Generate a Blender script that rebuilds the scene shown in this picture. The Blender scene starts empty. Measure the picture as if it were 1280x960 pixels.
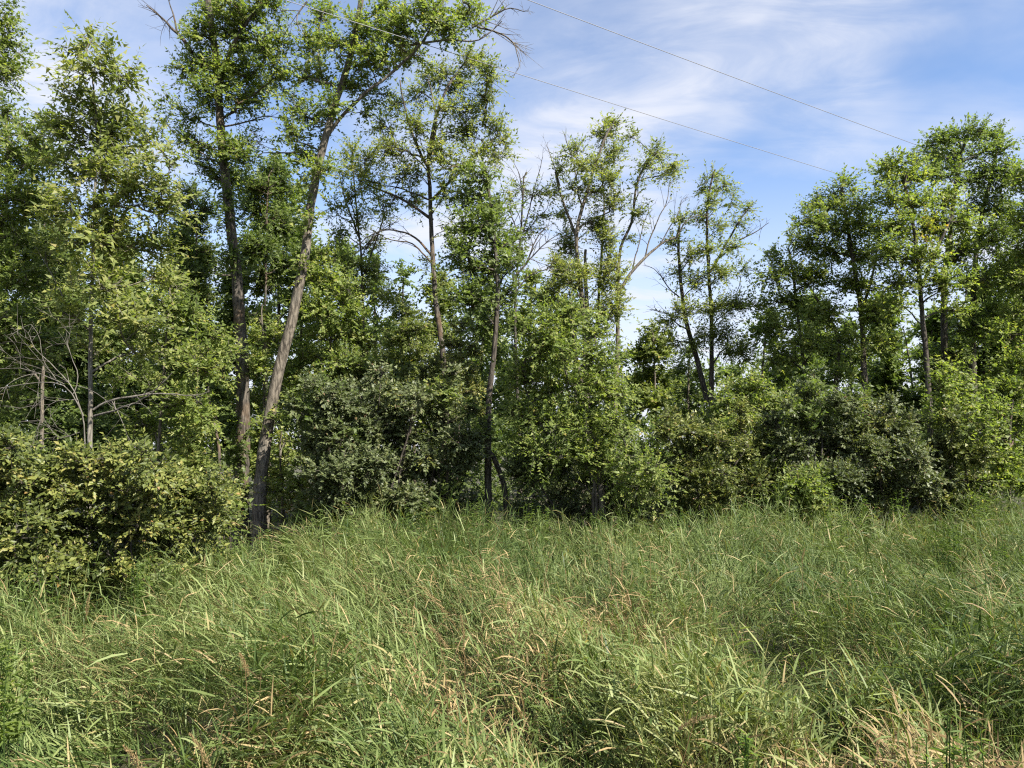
import bpy, math
import numpy as np

# ------------------------------------------------------------------ scene, camera, sky, sun
scene = bpy.context.scene
COL = scene.collection
RNG = np.random.default_rng(20240817)

FPX = 962.0                     # focal length in photo pixels (photo 1280 px wide)
EYE = np.array([0.0, 0.0, 1.7])
HORIZON = 560.0
PITCH = math.atan((HORIZON - 480.0) / FPX)

cam_d = bpy.data.cameras.new("camera")
cam_d.sensor_width = 36.0
cam_d.lens = 36.0 * FPX / 1280.0
cam_d.clip_start = 0.05
cam_d.clip_end = 3000.0
cam = bpy.data.objects.new("camera", cam_d)
cam.location = EYE
cam.rotation_euler = (math.pi / 2 + PITCH, 0, 0)
COL.objects.link(cam)
scene.camera = cam

SUN_EL = math.radians(43)
SUN_AZ = math.radians(130)      # clockwise from +Y (camera heading): behind and to the right

world = bpy.data.worlds.new("World")
scene.world = world
world.use_nodes = True
wn, wl = world.node_tree.nodes, world.node_tree.links
wn.clear()
w_out = wn.new("ShaderNodeOutputWorld")
w_bg = wn.new("ShaderNodeBackground")
w_bg.inputs["Strength"].default_value = 0.100
sky = wn.new("ShaderNodeTexSky")
sky.sky_type = 'NISHITA'
sky.sun_disc = False
sky.sun_elevation = SUN_EL
sky.sun_rotation = SUN_AZ
sky.altitude = 900
sky.air_density = 0.9
sky.dust_density = 0.08
sky.ozone_density = 3.0
CLOUD_AT = (1.67, 2.35, 6.58)
# thin high cloud, laid on a level sheet far overhead and mixed into the sky
tc = wn.new("ShaderNodeTexCoord")
sep = wn.new("ShaderNodeSeparateXYZ")
wl.new(tc.outputs["Generated"], sep.inputs[0])
zz = wn.new("ShaderNodeMath"); zz.operation = 'MAXIMUM'; zz.inputs[1].default_value = 0.0
wl.new(sep.outputs["Z"], zz.inputs[0])
za = wn.new("ShaderNodeMath"); za.operation = 'ADD'; za.inputs[1].default_value = 0.12
wl.new(zz.outputs[0], za.inputs[0])
dx = wn.new("ShaderNodeMath"); dx.operation = 'DIVIDE'
dy = wn.new("ShaderNodeMath"); dy.operation = 'DIVIDE'
wl.new(sep.outputs["X"], dx.inputs[0]); wl.new(za.outputs[0], dx.inputs[1])
wl.new(sep.outputs["Y"], dy.inputs[0]); wl.new(za.outputs[0], dy.inputs[1])
cmb = wn.new("ShaderNodeCombineXYZ")
wl.new(dx.outputs[0], cmb.inputs[0]); wl.new(dy.outputs[0], cmb.inputs[1])


def cloud_layer(loc, rot, scl, scale, detail, rough, distort, lo, hi):
    mp = wn.new("ShaderNodeMapping")
    mp.inputs["Location"].default_value = loc
    mp.inputs["Rotation"].default_value = rot
    mp.inputs["Scale"].default_value = scl
    wl.new(cmb.outputs[0], mp.inputs["Vector"])
    nz = wn.new("ShaderNodeTexNoise")
    nz.inputs["Scale"].default_value = scale
    nz.inputs["Detail"].default_value = detail
    nz.inputs["Roughness"].default_value = rough
    nz.inputs["Distortion"].default_value = distort
    wl.new(mp.outputs[0], nz.inputs["Vector"])
    mr = wn.new("ShaderNodeMapRange")
    mr.interpolation_type = 'SMOOTHSTEP'
    mr.inputs["From Min"].default_value = lo
    mr.inputs["From Max"].default_value = hi
    wl.new(nz.outputs["Fac"], mr.inputs["Value"])
    return mr.outputs[0]


c_big = cloud_layer(CLOUD_AT, (0, 0, 0.5), (1, 1.1, 1), 1.05, 5, 0.48, 0.3, 0.39, 0.64)
c_fib = cloud_layer((0.2, 5.1, 1.0), (0, 0, 0.7), (0.8, 1.5, 1), 3.2, 9, 0.64, 0.8, 0.28, 0.70)
c_thin = cloud_layer((3.7, 1.1, 2.0), (0, 0, 0.4), (0.6, 1.3, 1), 0.8, 6, 0.55, 0.5, 0.35, 0.85)
cf = wn.new("ShaderNodeMath"); cf.operation = 'MULTIPLY_ADD'
cf.inputs[1].default_value = 0.62; cf.inputs[2].default_value = 0.34
wl.new(c_fib, cf.inputs[0])
cm = wn.new("ShaderNodeMath"); cm.operation = 'MULTIPLY'
wl.new(c_big, cm.inputs[0]); wl.new(cf.outputs[0], cm.inputs[1])
cs = wn.new("ShaderNodeMath"); cs.operation = 'MULTIPLY_ADD'; cs.use_clamp = True
cs.inputs[1].default_value = 0.22
wl.new(c_thin, cs.inputs[0]); wl.new(cm.outputs[0], cs.inputs[2])
cmix = wn.new("ShaderNodeMix"); cmix.data_type = 'RGBA'
cmix.inputs["B"].default_value = (3.5, 3.6, 3.95, 1)
# low cloud and haze close up towards the horizon, the same all round
hz = wn.new("ShaderNodeMapRange"); hz.interpolation_type = 'SMOOTHSTEP'
hz.inputs["From Min"].default_value = 0.40; hz.inputs["From Max"].default_value = 0.03
hz.inputs["To Max"].default_value = 0.97
wl.new(sep.outputs["Z"], hz.inputs["Value"])
ch = wn.new("ShaderNodeMath"); ch.operation = 'MAXIMUM'
wl.new(cs.outputs[0], ch.inputs[0]); wl.new(hz.outputs[0], ch.inputs[1])
wl.new(ch.outputs[0], cmix.inputs["Factor"])
wl.new(sky.outputs[0], cmix.inputs["A"])
wl.new(cmix.outputs["Result"], w_bg.inputs["Color"])
wl.new(w_bg.outputs[0], w_out.inputs["Surface"])

sun_d = bpy.data.lights.new("sun", 'SUN')
sun_d.energy = 5.0
sun_d.angle = math.radians(0.53)
sun_d.color = (1.0, 0.945, 0.85)
sun = bpy.data.objects.new("sun", sun_d)
_az, _el = SUN_AZ, SUN_EL
SUNV = np.array([math.sin(_az) * math.cos(_el), math.cos(_az) * math.cos(_el), math.sin(_el)])
from mathutils import Vector
sun.rotation_euler = Vector(SUNV).to_track_quat('Z', 'Y').to_euler()
sun.location = (10, -10, 30)
COL.objects.link(sun)

vs = scene.view_settings
vs.view_transform = 'Standard'
vs.look = 'None'
vs.exposure = 1.4
vs.gamma = 1.0
vs.use_curve_mapping = False
scene.render.engine = 'CYCLES'
cy = scene.cycles
cy.use_denoising = False
cy.filter_width = 1.2
cy.max_bounces = 6
cy.diffuse_bounces = 4
cy.glossy_bounces = 2
cy.transmission_bounces = 4
cy.sample_clamp_indirect = 4.0


# ------------------------------------------------------------------ small helpers
def at(px, py, Y):
    """world point at depth Y seen at photo pixel (px, py)"""
    u, v = (px - 640.0) / FPX, (480.0 - py) / FPX
    d = np.array([u, math.cos(PITCH) - v * math.sin(PITCH), math.sin(PITCH) + v * math.cos(PITCH)])
    return EYE + d * (Y / d[1])


def nrm(v):
    return v / np.maximum(np.linalg.norm(v, axis=-1, keepdims=True), 1e-9)


def hash2(ix, iy, seed):
    h = (ix.astype(np.int64) * 374761393 + iy.astype(np.int64) * 668265263 + seed * 974634777) & 0x7fffffff
    h = ((h ^ (h >> 13)) * 1274126177) & 0x7fffffff
    return ((h ^ (h >> 16)) & 0xffff) / 65535.0


def vnoise(x, y, scale, seed):
    x = np.asarray(x, float) * scale + 1000; y = np.asarray(y, float) * scale + 1000
    ix, iy = np.floor(x), np.floor(y)
    fx, fy = x - ix, y - iy
    fx, fy = fx * fx * (3 - 2 * fx), fy * fy * (3 - 2 * fy)
    a = hash2(ix, iy, seed); b = hash2(ix + 1, iy, seed)
    c = hash2(ix, iy + 1, seed); d = hash2(ix + 1, iy + 1, seed)
    return (a * (1 - fx) + b * fx) * (1 - fy) + (c * (1 - fx) + d * fx) * fy


def ground_z(x, y):
    x = np.asarray(x, float); y = np.asarray(y, float)
    z = 0.16 * (vnoise(x, y, 0.45, 5) - 0.5) + 0.10 * (vnoise(x, y, 1.3, 6) - 0.5)
    far = np.clip((np.hypot(x, y) - 40) / 100, 0, 1)
    return z * (1 - far) - 0.05 + 0.020 * np.clip(y, 0, 14) + 0.006 * np.clip(x, -8, 8) * np.clip(y / 10, 0, 1)


class Acc:
    """collects polygon soup and makes it one mesh"""
    def __init__(self):
        self.v, self.f, self.t, self.n = [], {3: [], 4: []}, {3: [], 4: []}, 0

    def add(self, verts, faces, tint=None):
        k = faces.shape[1]
        self.v.append(np.asarray(verts, np.float32).reshape(-1, 3))
        self.f[k].append(faces + self.n)
        self.t[k].append(np.zeros(len(faces), np.float32) if tint is None else np.asarray(tint, np.float32))
        self.n += len(self.v[-1])

    def mesh(self, name, mat, smooth=True):
        me = bpy.data.meshes.new(name)
        v = np.concatenate(self.v)
        idx, starts, tints, pos = [], [], [], 0
        for k in (3, 4):
            if self.f[k]:
                f = np.concatenate(self.f[k])
                idx.append(f.ravel())
                starts.append(pos + np.arange(len(f)) * k)
                tints.append(np.concatenate(self.t[k]))
                pos += f.size
        idx, starts, tints = np.concatenate(idx), np.concatenate(starts), np.concatenate(tints)
        me.vertices.add(len(v)); me.vertices.foreach_set("co", v.ravel())
        me.loops.add(len(idx)); me.loops.foreach_set("vertex_index", idx.astype(np.int32))
        me.polygons.add(len(starts)); me.polygons.foreach_set("loop_start", starts.astype(np.int32))
        if smooth:
            me.polygons.foreach_set("use_smooth", np.ones(len(starts), bool))
        a = me.attributes.new("tint", 'FLOAT', 'FACE')
        a.data.foreach_set("value", tints)
        me.update(calc_edges=True)
        me.materials.append(mat)
        return me


def link(name, me, parent=None, loc=None):
    o = bpy.data.objects.new(name, me)
    COL.objects.link(o)
    if parent is not None:
        o.parent = parent
    if loc is not None:
        o.location = loc
    return o


def tag(o, label=None, cat=None, group=None, kind=None):
    if label: o["label"] = label
    if cat: o["category"] = cat
    if group: o["group"] = group
    if kind: o["kind"] = kind
    return o


def tube(acc, P, R, k=6, wob=0.0, rng=RNG, cap=False):
    P = np.asarray(P, float); R = np.asarray(R, float)
    n = len(P)
    T = nrm(np.gradient(P, axis=0))
    ref = np.array([0.31, 0.95, 0.05]) if abs(T[0][1]) < 0.8 else np.array([1.0, 0.1, 0.05])
    U = nrm(np.cross(T, ref)); V = np.cross(T, U)
    a = np.arange(k) * 2 * math.pi / k
    rr = R[:, None] * np.ones((1, k))
    if wob:
        rr = rr * (1 + wob * rng.normal(size=(n, k)))
    ring = P[:, None, :] + rr[..., None] * (np.cos(a)[None, :, None] * U[:, None, :] + np.sin(a)[None, :, None] * V[:, None, :])
    i = np.arange(n - 1)[:, None] * k; j = np.arange(k)[None, :]; j2 = (j + 1) % k
    f = np.stack([i + j, i + j2, i + k + j2, i + k + j], -1).reshape(-1, 4)
    acc.add(ring.reshape(-1, 3), f)
    if cap:
        top = (n - 1) * k
        acc.add(np.vstack([ring[-1], P[-1:] + T[-1] * R[-1] * 0.4]),
                np.array([[q, (q + 1) % k, k] for q in range(k)]))


def resample(P, step):
    P = np.asarray(P, float)
    # Catmull-Rom through the points
    Q = np.vstack([2 * P[0] - P[1], P, 2 * P[-1] - P[-2]])
    out = []
    for i in range(1, len(Q) - 2):
        L = np.linalg.norm(Q[i + 1] - Q[i]); m = max(2, int(L / step))
        t = (np.arange(m) / m)[:, None]
        a, b, c, d = Q[i - 1], Q[i], Q[i + 1], Q[i + 2]
        out.append(0.5 * (2 * b + (c - a) * t + (2 * a - 5 * b + 4 * c - d) * t ** 2 + (3 * b - a - 3 * c + d) * t ** 3))
    out.append(P[-1:])
    return np.vstack(out)


# ------------------------------------------------------------------ materials
def new_mat(name):
    m = bpy.data.materials.new(name)
    m.use_nodes = True
    nt = m.node_tree
    nt.nodes.clear()
    return m, nt.nodes, nt.links


def leaf_mat(name, stops, rough=0.52, spec=0.28, trans=0.52, tcol=(1.25, 1.35, 0.55)):
    """stops: list of (pos, rgb) over the per-leaf tint"""
    m, N, L = new_mat(name)
    at_ = N.new("ShaderNodeAttribute"); at_.attribute_name = "tint"
    cr = N.new("ShaderNodeValToRGB")
    el = cr.color_ramp.elements
    while len(el) < len(stops):
        el.new(0.5)
    for e, (p, c) in zip(el, stops):
        e.position = p; e.color = (*c, 1)
    L.new(at_.outputs["Fac"], cr.inputs[0])
    pb = N.new("ShaderNodeBsdfPrincipled")
    pb.inputs["Roughness"].default_value = rough
    pb.inputs["Specular IOR Level"].default_value = spec
    L.new(cr.outputs[0], pb.inputs["Base Color"])
    tm = N.new("ShaderNodeMix"); tm.data_type = 'RGBA'; tm.blend_type = 'MULTIPLY'
    tm.inputs["Factor"].default_value = 1.0
    tm.inputs["B"].default_value = (*tcol, 1)
    L.new(cr.outputs[0], tm.inputs["A"])
    tr = N.new("ShaderNodeBsdfTranslucent")
    L.new(tm.outputs["Result"], tr.inputs["Color"])
    mx = N.new("ShaderNodeMixShader"); mx.inputs[0].default_value = trans
    L.new(pb.outputs[0], mx.inputs[1]); L.new(tr.outputs[0], mx.inputs[2])
    o = N.new("ShaderNodeOutputMaterial")
    L.new(mx.outputs[0], o.inputs["Surface"])
    return m


def bark_mat(name, dark, light, patch, scale=7.0, stretch=0.22, bump=0.6, lichen=0.35):
    m, N, L = new_mat(name)
    tcn = N.new("ShaderNodeTexCoord")
    mp = N.new("ShaderNodeMapping"); mp.inputs["Scale"].default_value = (1, 1, stretch)
    L.new(tcn.outputs["Object"], mp.inputs["Vector"])
    n1 = N.new("ShaderNodeTexNoise"); n1.inputs["Scale"].default_value = scale * 5; n1.inputs["Detail"].default_value = 6
    n1.inputs["Roughness"].default_value = 0.65; n1.inputs["Distortion"].default_value = 0.5
    L.new(mp.outputs[0], n1.inputs["Vector"])
    vo = N.new("ShaderNodeTexVoronoi"); vo.feature = 'DISTANCE_TO_EDGE'; vo.inputs["Scale"].default_value = scale * 3
    L.new(mp.outputs[0], vo.inputs["Vector"])
    n2 = N.new("ShaderNodeTexNoise"); n2.inputs["Scale"].default_value = 2.3; n2.inputs["Detail"].default_value = 4
    L.new(tcn.outputs["Object"], n2.inputs["Vector"])
    ad = N.new("ShaderNodeMath"); ad.operation = 'MULTIPLY_ADD'; ad.inputs[1].default_value = 0.7
    L.new(vo.outputs["Distance"], ad.inputs[0]); L.new(n1.outputs["Fac"], ad.inputs[2])
    cr = N.new("ShaderNodeValToRGB")
    cr.color_ramp.elements[0].position = 0.44; cr.color_ramp.elements[0].color = (*dark, 1)
    cr.color_ramp.elements[1].position = 0.74; cr.color_ramp.elements[1].color = (*light, 1)
    L.new(ad.outputs[0], cr.inputs[0])
    mr = N.new("ShaderNodeMapRange"); mr.inputs["From Min"].default_value = 0.5; mr.inputs["From Max"].default_value = 0.72
    mr.inputs["To Max"].default_value = lichen * 1.3
    L.new(n2.outputs["Fac"], mr.inputs["Value"])
    mx = N.new("ShaderNodeMix"); mx.data_type = 'RGBA'; mx.inputs["B"].default_value = (*patch, 1)
    L.new(mr.outputs[0], mx.inputs["Factor"]); L.new(cr.outputs[0], mx.inputs["A"])
    pb = N.new("ShaderNodeBsdfPrincipled"); pb.inputs["Roughness"].default_value = 0.9
    pb.inputs["Specular IOR Level"].default_value = 0.2
    L.new(mx.outputs["Result"], pb.inputs["Base Color"])
    bp = N.new("ShaderNodeBump"); bp.inputs["Strength"].default_value = bump; bp.inputs["Distance"].default_value = 0.05
    L.new(ad.outputs[0], bp.inputs["Height"]); L.new(bp.outputs[0], pb.inputs["Normal"])
    o = N.new("ShaderNodeOutputMaterial"); L.new(pb.outputs[0], o.inputs["Surface"])
    return m


M = {}
M['ash'] = leaf_mat("ash_leaf", [(0.0, (0.074, 0.102, 0.028)), (0.5, (0.172, 0.208, 0.056)), (0.9, (0.28, 0.305, 0.105)), (1.0, (0.30, 0.25, 0.07))])
M['fresh'] = leaf_mat("fresh_leaf", [(0.0, (0.076, 0.112, 0.025)), (0.5, (0.168, 0.218, 0.056)), (0.9, (0.28, 0.32, 0.095)), (1.0, (0.33, 0.28, 0.08))], rough=0.5)
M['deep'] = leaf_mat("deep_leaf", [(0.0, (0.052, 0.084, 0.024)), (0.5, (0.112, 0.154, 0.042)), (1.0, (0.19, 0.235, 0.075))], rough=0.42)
M['dogwood'] = leaf_mat("dogwood_leaf", [(0.0, (0.058, 0.076, 0.030)), (0.5, (0.104, 0.128, 0.048)), (0.9, (0.17, 0.195, 0.085)), (1.0, (0.17, 0.11, 0.06))], rough=0.5, spec=0.36, trans=0.34)
M['olive'] = leaf_mat("olive_leaf", [(0.0, (0.052, 0.070, 0.018)), (0.5, (0.120, 0.144, 0.034)), (0.9, (0.23, 0.24, 0.065)), (1.0, (0.27, 0.17, 0.06))], rough=0.45, trans=0.3)
M['autumn'] = leaf_mat("turning_leaf", [(0.0, (0.13, 0.17, 0.03)), (0.5, (0.24, 0.26, 0.05)), (0.8, (0.36, 0.30, 0.06)), (1.0, (0.48, 0.22, 0.05))], rough=0.5)
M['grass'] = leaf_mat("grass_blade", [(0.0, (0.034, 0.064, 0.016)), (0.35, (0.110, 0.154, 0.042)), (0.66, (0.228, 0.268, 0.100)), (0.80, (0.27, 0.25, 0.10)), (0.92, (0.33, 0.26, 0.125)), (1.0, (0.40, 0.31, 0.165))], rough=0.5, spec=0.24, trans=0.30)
M['straw'] = leaf_mat("dry_grass_blade", [(0.0, (0.13, 0.085, 0.036)), (0.5, (0.255, 0.180, 0.080)), (1.0, (0.40, 0.30, 0.15))], rough=0.6, spec=0.3, trans=0.2, tcol=(1.1, 1.0, 0.8))
M['weed'] = leaf_mat("weed_leaf", [(0.0, (0.07, 0.115, 0.03)), (0.5, (0.125, 0.185, 0.045)), (1.0, (0.20, 0.25, 0.07))], rough=0.5)
M['bark_brown'] = bark_mat("bark_brown", (0.050, 0.042, 0.033), (0.185, 0.158, 0.122), (0.25, 0.235, 0.20))
M['bark_grey'] = bark_mat("bark_grey", (0.032, 0.028, 0.024), (0.125, 0.108, 0.088), (0.26, 0.15, 0.07))
M['bark_pale'] = bark_mat("bark_pale", (0.075, 0.066, 0.052), (0.21, 0.19, 0.155), (0.28, 0.265, 0.23), bump=0.5)
M['bark_dark'] = bark_mat("bark_dark", (0.028, 0.024, 0.020), (0.105, 0.088, 0.070), (0.13, 0.13, 0.11))
M['dead'] = bark_mat("dead_wood", (0.07, 0.062, 0.05), (0.165, 0.15, 0.128), (0.21, 0.195, 0.17), bump=0.2)


# ------------------------------------------------------------------ leaves
def leaf_soup(acc, base, axis, normal, L, W, tint, lod=0):
    """base/axis/normal (n,3), L/W (n,), a folded leaf blade each"""
    n = len(base)
    if n == 0:
        return
    axis = nrm(axis)
    side = nrm(np.cross(normal, axis))
    nn = np.cross(axis, side)
    L = L[:, None]; W = W[:, None]
    fold = 0.22 * W
    if lod == 0:      # six corners: base, left x2, tip, right x2
        v = np.stack([
            base,
            base + axis * L * 0.30 + side * W * 0.46 + nn * fold,
            base + axis * L * 0.66 + side * W * 0.36 + nn * fold * 0.6 - nn * L * 0.03,
            base + axis * L - nn * L * 0.12,
            base + axis * L * 0.66 - side * W * 0.36 + nn * fold * 0.6 - nn * L * 0.03,
            base + axis * L * 0.30 - side * W * 0.46 + nn * fold], 1)
        i = (np.arange(n) * 6)[:, None]
        f = np.concatenate([i + np.array([[0, 3, 2, 1]]), i + np.array([[0, 5, 4, 3]])])
        acc.add(v.reshape(-1, 3), f, np.concatenate([tint, tint]))
    elif lod == 2:    # seen from far off: one facet a leaf
        v = np.stack([base + axis * L * 0.12 - side * W * 0.5, base + axis * L * 0.12 + side * W * 0.5, base + axis * L], 1)
        acc.add(v.reshape(-1, 3), (np.arange(n) * 3)[:, None] + np.array([[0, 1, 2]]), tint)
    else:
        v = np.stack([
            base,
            base + axis * L * 0.42 + side * W * 0.5 + nn * fold,
            base + axis * L - nn * L * 0.08,
            base + axis * L * 0.42 - side * W * 0.5 + nn * fold], 1)
        i = (np.arange(n) * 4)[:, None]
        f = np.concatenate([i + np.array([[0, 2, 1]]), i + np.array([[0, 3, 2]])])
        acc.add(v.reshape(-1, 3), f, np.concatenate([tint, tint]))


SPECIES = dict(
    # leaf length, width, sub-twigs per tip, leaves per sub-twig, sub-twig length, droop, material
    ash=dict(L=.073, W=.037, ns=6, nl=11, sl=.40, droop=.35, mat='ash', bias=.5),
    fresh=dict(L=.065, W=.046, ns=6, nl=11, sl=.38, droop=.30, mat='fresh', bias=.5),
    deep=dict(L=.063, W=.043, ns=6, nl=11, sl=.35, droop=.30, mat='deep', bias=.5),
    box=dict(L=.052, W=.035, ns=6, nl=13, sl=.36, droop=.30, mat='fresh', bias=.45),
    dogwood=dict(L=.050, W=.036, ns=8, nl=12, sl=.25, droop=.25, mat='dogwood', bias=.45),
    olive=dict(L=.048, W=.028, ns=8, nl=12, sl=.22, droop=.25, mat='olive', bias=.5),
    autumn=dict(L=.065, W=.050, ns=5, nl=6, sl=.24, droop=.30, mat='autumn', bias=.35),
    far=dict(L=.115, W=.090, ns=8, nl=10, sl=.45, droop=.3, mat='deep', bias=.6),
    farfresh=dict(L=.115, W=.085, ns=8, nl=10, sl=.43, droop=.3, mat='ash', bias=.45),
)


def clumps(leaf_acc, twig_acc, tips, dirs, sp, rng, tone=0.0, lod=0, mult=1.0, twigs=True, lscale=1.0):
    s = SPECIES[sp]
    nt = len(tips)
    if nt == 0:
        return
    ns, nl = s['ns'], max(2, int(round(s['nl'] * mult)))
    D = nrm(dirs[:, None, :] * 0.75 + rng.normal(size=(nt, ns, 3)) * 0.55 + np.array([0, 0, .18]))
    SL = s['sl'] * rng.uniform(0.55, 1.25, (nt, ns, 1))
    start = tips[:, None, :] - dirs[:, None, :] * rng.uniform(0, 0.30, (nt, ns, 1)) * s['sl'] * 1.6
    if twigs:
        e0 = start.reshape(-1, 3)
        e1 = (start + D * SL * 0.55).reshape(-1, 3)
        e2 = (start + D * SL - np.array([0, 0, 1.0]) * s['droop'] * SL * 0.45).reshape(-1, 3)
        m = len(e0)
        sd = nrm(np.cross(D.reshape(-1, 3), rng.normal(size=(m, 3))))
        w0, w1 = 0.0035, 0.0018
        v = np.stack([e0 - sd * w0, e0 + sd * w0, e1 + sd * w1, e2, e1 - sd * w1], 1)[:, [0, 1, 2, 4]]
        v[:, 2:] += ((e2 - e1) * .6)[:, None, :]
        i = (np.arange(m) * 4)[:, None]
        f = i + np.array([[0, 1, 2, 3]])
        twig_acc.add(v.reshape(-1, 3), f)
    u = (np.arange(nl)[None, None, :] + rng.uniform(0.1, 0.9, (nt, ns, nl))) / nl
    u = 0.18 + 0.82 * u
    base = start[:, :, None, :] + D[:, :, None, :] * (SL[:, :, None, :] * u[..., None])
    base[..., 2] -= s['droop'] * 0.45 * (SL * u ** 2)
    sidev = nrm(np.cross(D, np.array([0, 0, 1.0]) + 0.35 * rng.normal(size=D.shape)))[:, :, None, :]
    sgn = np.where(np.arange(nl) % 2 == 0, 1.0, -1.0)[None, None, :, None]
    endb = (u[..., None] > 0.9)
    axis = np.where(endb, D[:, :, None, :], sidev * sgn * 0.9 + D[:, :, None, :] * 0.55)
    axis = axis + rng.normal(size=axis.shape) * 0.28
    axis[..., 2] -= s['droop'] * rng.uniform(0.1, 1.3, axis.shape[:-1])
    normal = np.array([0.0, -0.12, 0.34]) + rng.normal(size=axis.shape) * 0.46 + SUNV * 0.72
    n = base.reshape(-1, 3).shape[0]
    clump_t = rng.normal(0, 0.15, (nt, 1, 1)) + rng.normal(0, 0.09, (nt, ns, 1))
    tint = (s['bias'] + tone + clump_t + rng.normal(0, 0.24, (nt, ns, nl))).clip(0, .93).reshape(-1)
    rare = rng.random(n) < 0.006
    tint[rare] = 1.0
    sz = lscale * rng.uniform(0.6, 1.2, n)
    leaf_soup(leaf_acc, base.reshape(-1, 3), axis.reshape(-1, 3), normal.reshape(-1, 3), s['L'] * sz, s['W'] * sz * rng.uniform(.8, 1.15, n), tint, lod)


# ------------------------------------------------------------------ trees
def grow(stems, radii, tips, rng, rise=0.45, step=0.16, tip_r=0.0045, lo=0.12):
    """join every tip to the nearest suitable point of the growing skeleton.
    returns chains: (points, radii, order, root id)"""
    pos = np.zeros((60000, 3)); rad = np.zeros(60000); par = -np.ones(60000, int); cid = -np.ones(60000, int)
    ok = np.zeros(60000, bool)
    n = 0
    zmin = min(s[:, 2].min() for s in stems); zmax = max(s[:, 2].max() for s in stems)
    dirs = np.zeros((60000, 3))
    for s, r in zip(stems, radii):
        m = len(s)
        pos[n:n + m] = s; rad[n:n + m] = r; dirs[n:n + m] = nrm(np.gradient(s, axis=0))
        ok[n:n + m] = s[:, 2] > zmin + lo * (zmax - zmin)
        n += m
    n_stem = n
    d0 = np.min(np.linalg.norm(tips[:, None, :] - pos[None, :n_stem], axis=2), axis=1)
    chains = []
    load = np.zeros(60000)
    for t in tips[np.argsort(d0)]:
        P = pos[:n]
        d = np.linalg.norm(P - t, axis=1)
        dxy = np.linalg.norm(P[:, :2] - t[:2], axis=1)
        cost = d + 0.9 * np.maximum(0, P[:, 2] - (t[2] - rise * dxy)) + np.where(ok[:n], 0, 50) + 0.12 * (np.arange(n) >= n_stem)
        a = int(np.argmin(cost))
        p0 = P[a]; L = d[a]
        m = max(2, int(L / step))
        u = np.linspace(0, 1, m + 1)[1:, None]
        dirn = nrm((t - p0)[None])[0]
        c1 = p0 + (0.55 * dirn + 0.45 * dirs[a]) * L * 0.4 + rng.normal(size=3) * 0.06 * L
        c2 = t - (0.75 * dirn + np.array([0, 0, 0.25])) * L * 0.3 + rng.normal(size=3) * 0.07 * L
        Q = (1 - u) ** 3 * p0 + 3 * (1 - u) ** 2 * u * c1 + 3 * (1 - u) * u ** 2 * c2 + u ** 3 * t
        Q[:-1] += rng.normal(size=Q[:-1].shape) * 0.012
        c = len(chains)
        root = c if a < n_stem else chains[cid[a]]['root']
        chains.append(dict(a=a, i0=n, i1=n + m, root=root))
        pos[n:n + m] = Q
        par[n] = a; par[n + 1:n + m] = np.arange(n, n + m - 1)
        cid[n:n + m] = c; ok[n:n + m] = True
        full = np.vstack([p0, Q]); g = nrm(np.diff(full, axis=0)); dirs[n:n + m] = g
        n += m
        if n > 58000:
            break
    for c in chains:
        load[c['i1'] - 1] += 1.0
    for i in range(n - 1, n_stem - 1, -1):
        if par[i] >= n_stem:
            load[par[i]] += load[i]
    rr = tip_r * np.maximum(load, 1) ** 0.44
    out = []
    for c in chains:
        a, i0, i1 = c['a'], c['i0'], c['i1']
        pts = np.vstack([pos[a], pos[i0:i1]])
        r = np.concatenate([[rr[i0] * 1.1], rr[i0:i1]])
        lim = (rad[a] * 0.75) if a < n_stem else rr[a] * 1.0
        r = np.minimum(r, lim)
        r[-1] *= 0.6
        out.append(dict(p=pts, r=r, root=c['root'], own=len(out), first=a < n_stem, dir=dirs[i1 - 1]))
    return out


def blob_tips(blobs, Y, dens, rng, depth=None, inset=0.0):
    """blobs in photo pixels -> tips through the crown's volume"""
    T = []
    k = Y / FPX
    for b in blobs:
        cx, cy, rx, ry = b[:4]
        w = b[4] if len(b) > 4 else 1.0
        dy = b[5] if len(b) > 5 else rng.uniform(-0.5, 0.5)
        c = at(cx, cy, Y + dy)
        rxm, rym = rx * k, ry * k
        rz = 0.5 * (rxm + rym) if depth is None else depth
        m = max(2, int(round(dens * w * math.pi * rxm * rym)))
        rxm, rym = max(rxm - inset, .45 * rxm), max(rym - inset, .45 * rym)
        q = nrm(rng.normal(size=(m, 3))) * rng.random((m, 1)) ** 0.42
        T.append(c + q * np.array([rxm, rz, rym]))
    return np.vstack(T)


def to_ground(px, Y):
    p = at(px, HORIZON, Y)
    p[2] = float(ground_z(p[0], p[1])) - 0.05
    return p


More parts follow.
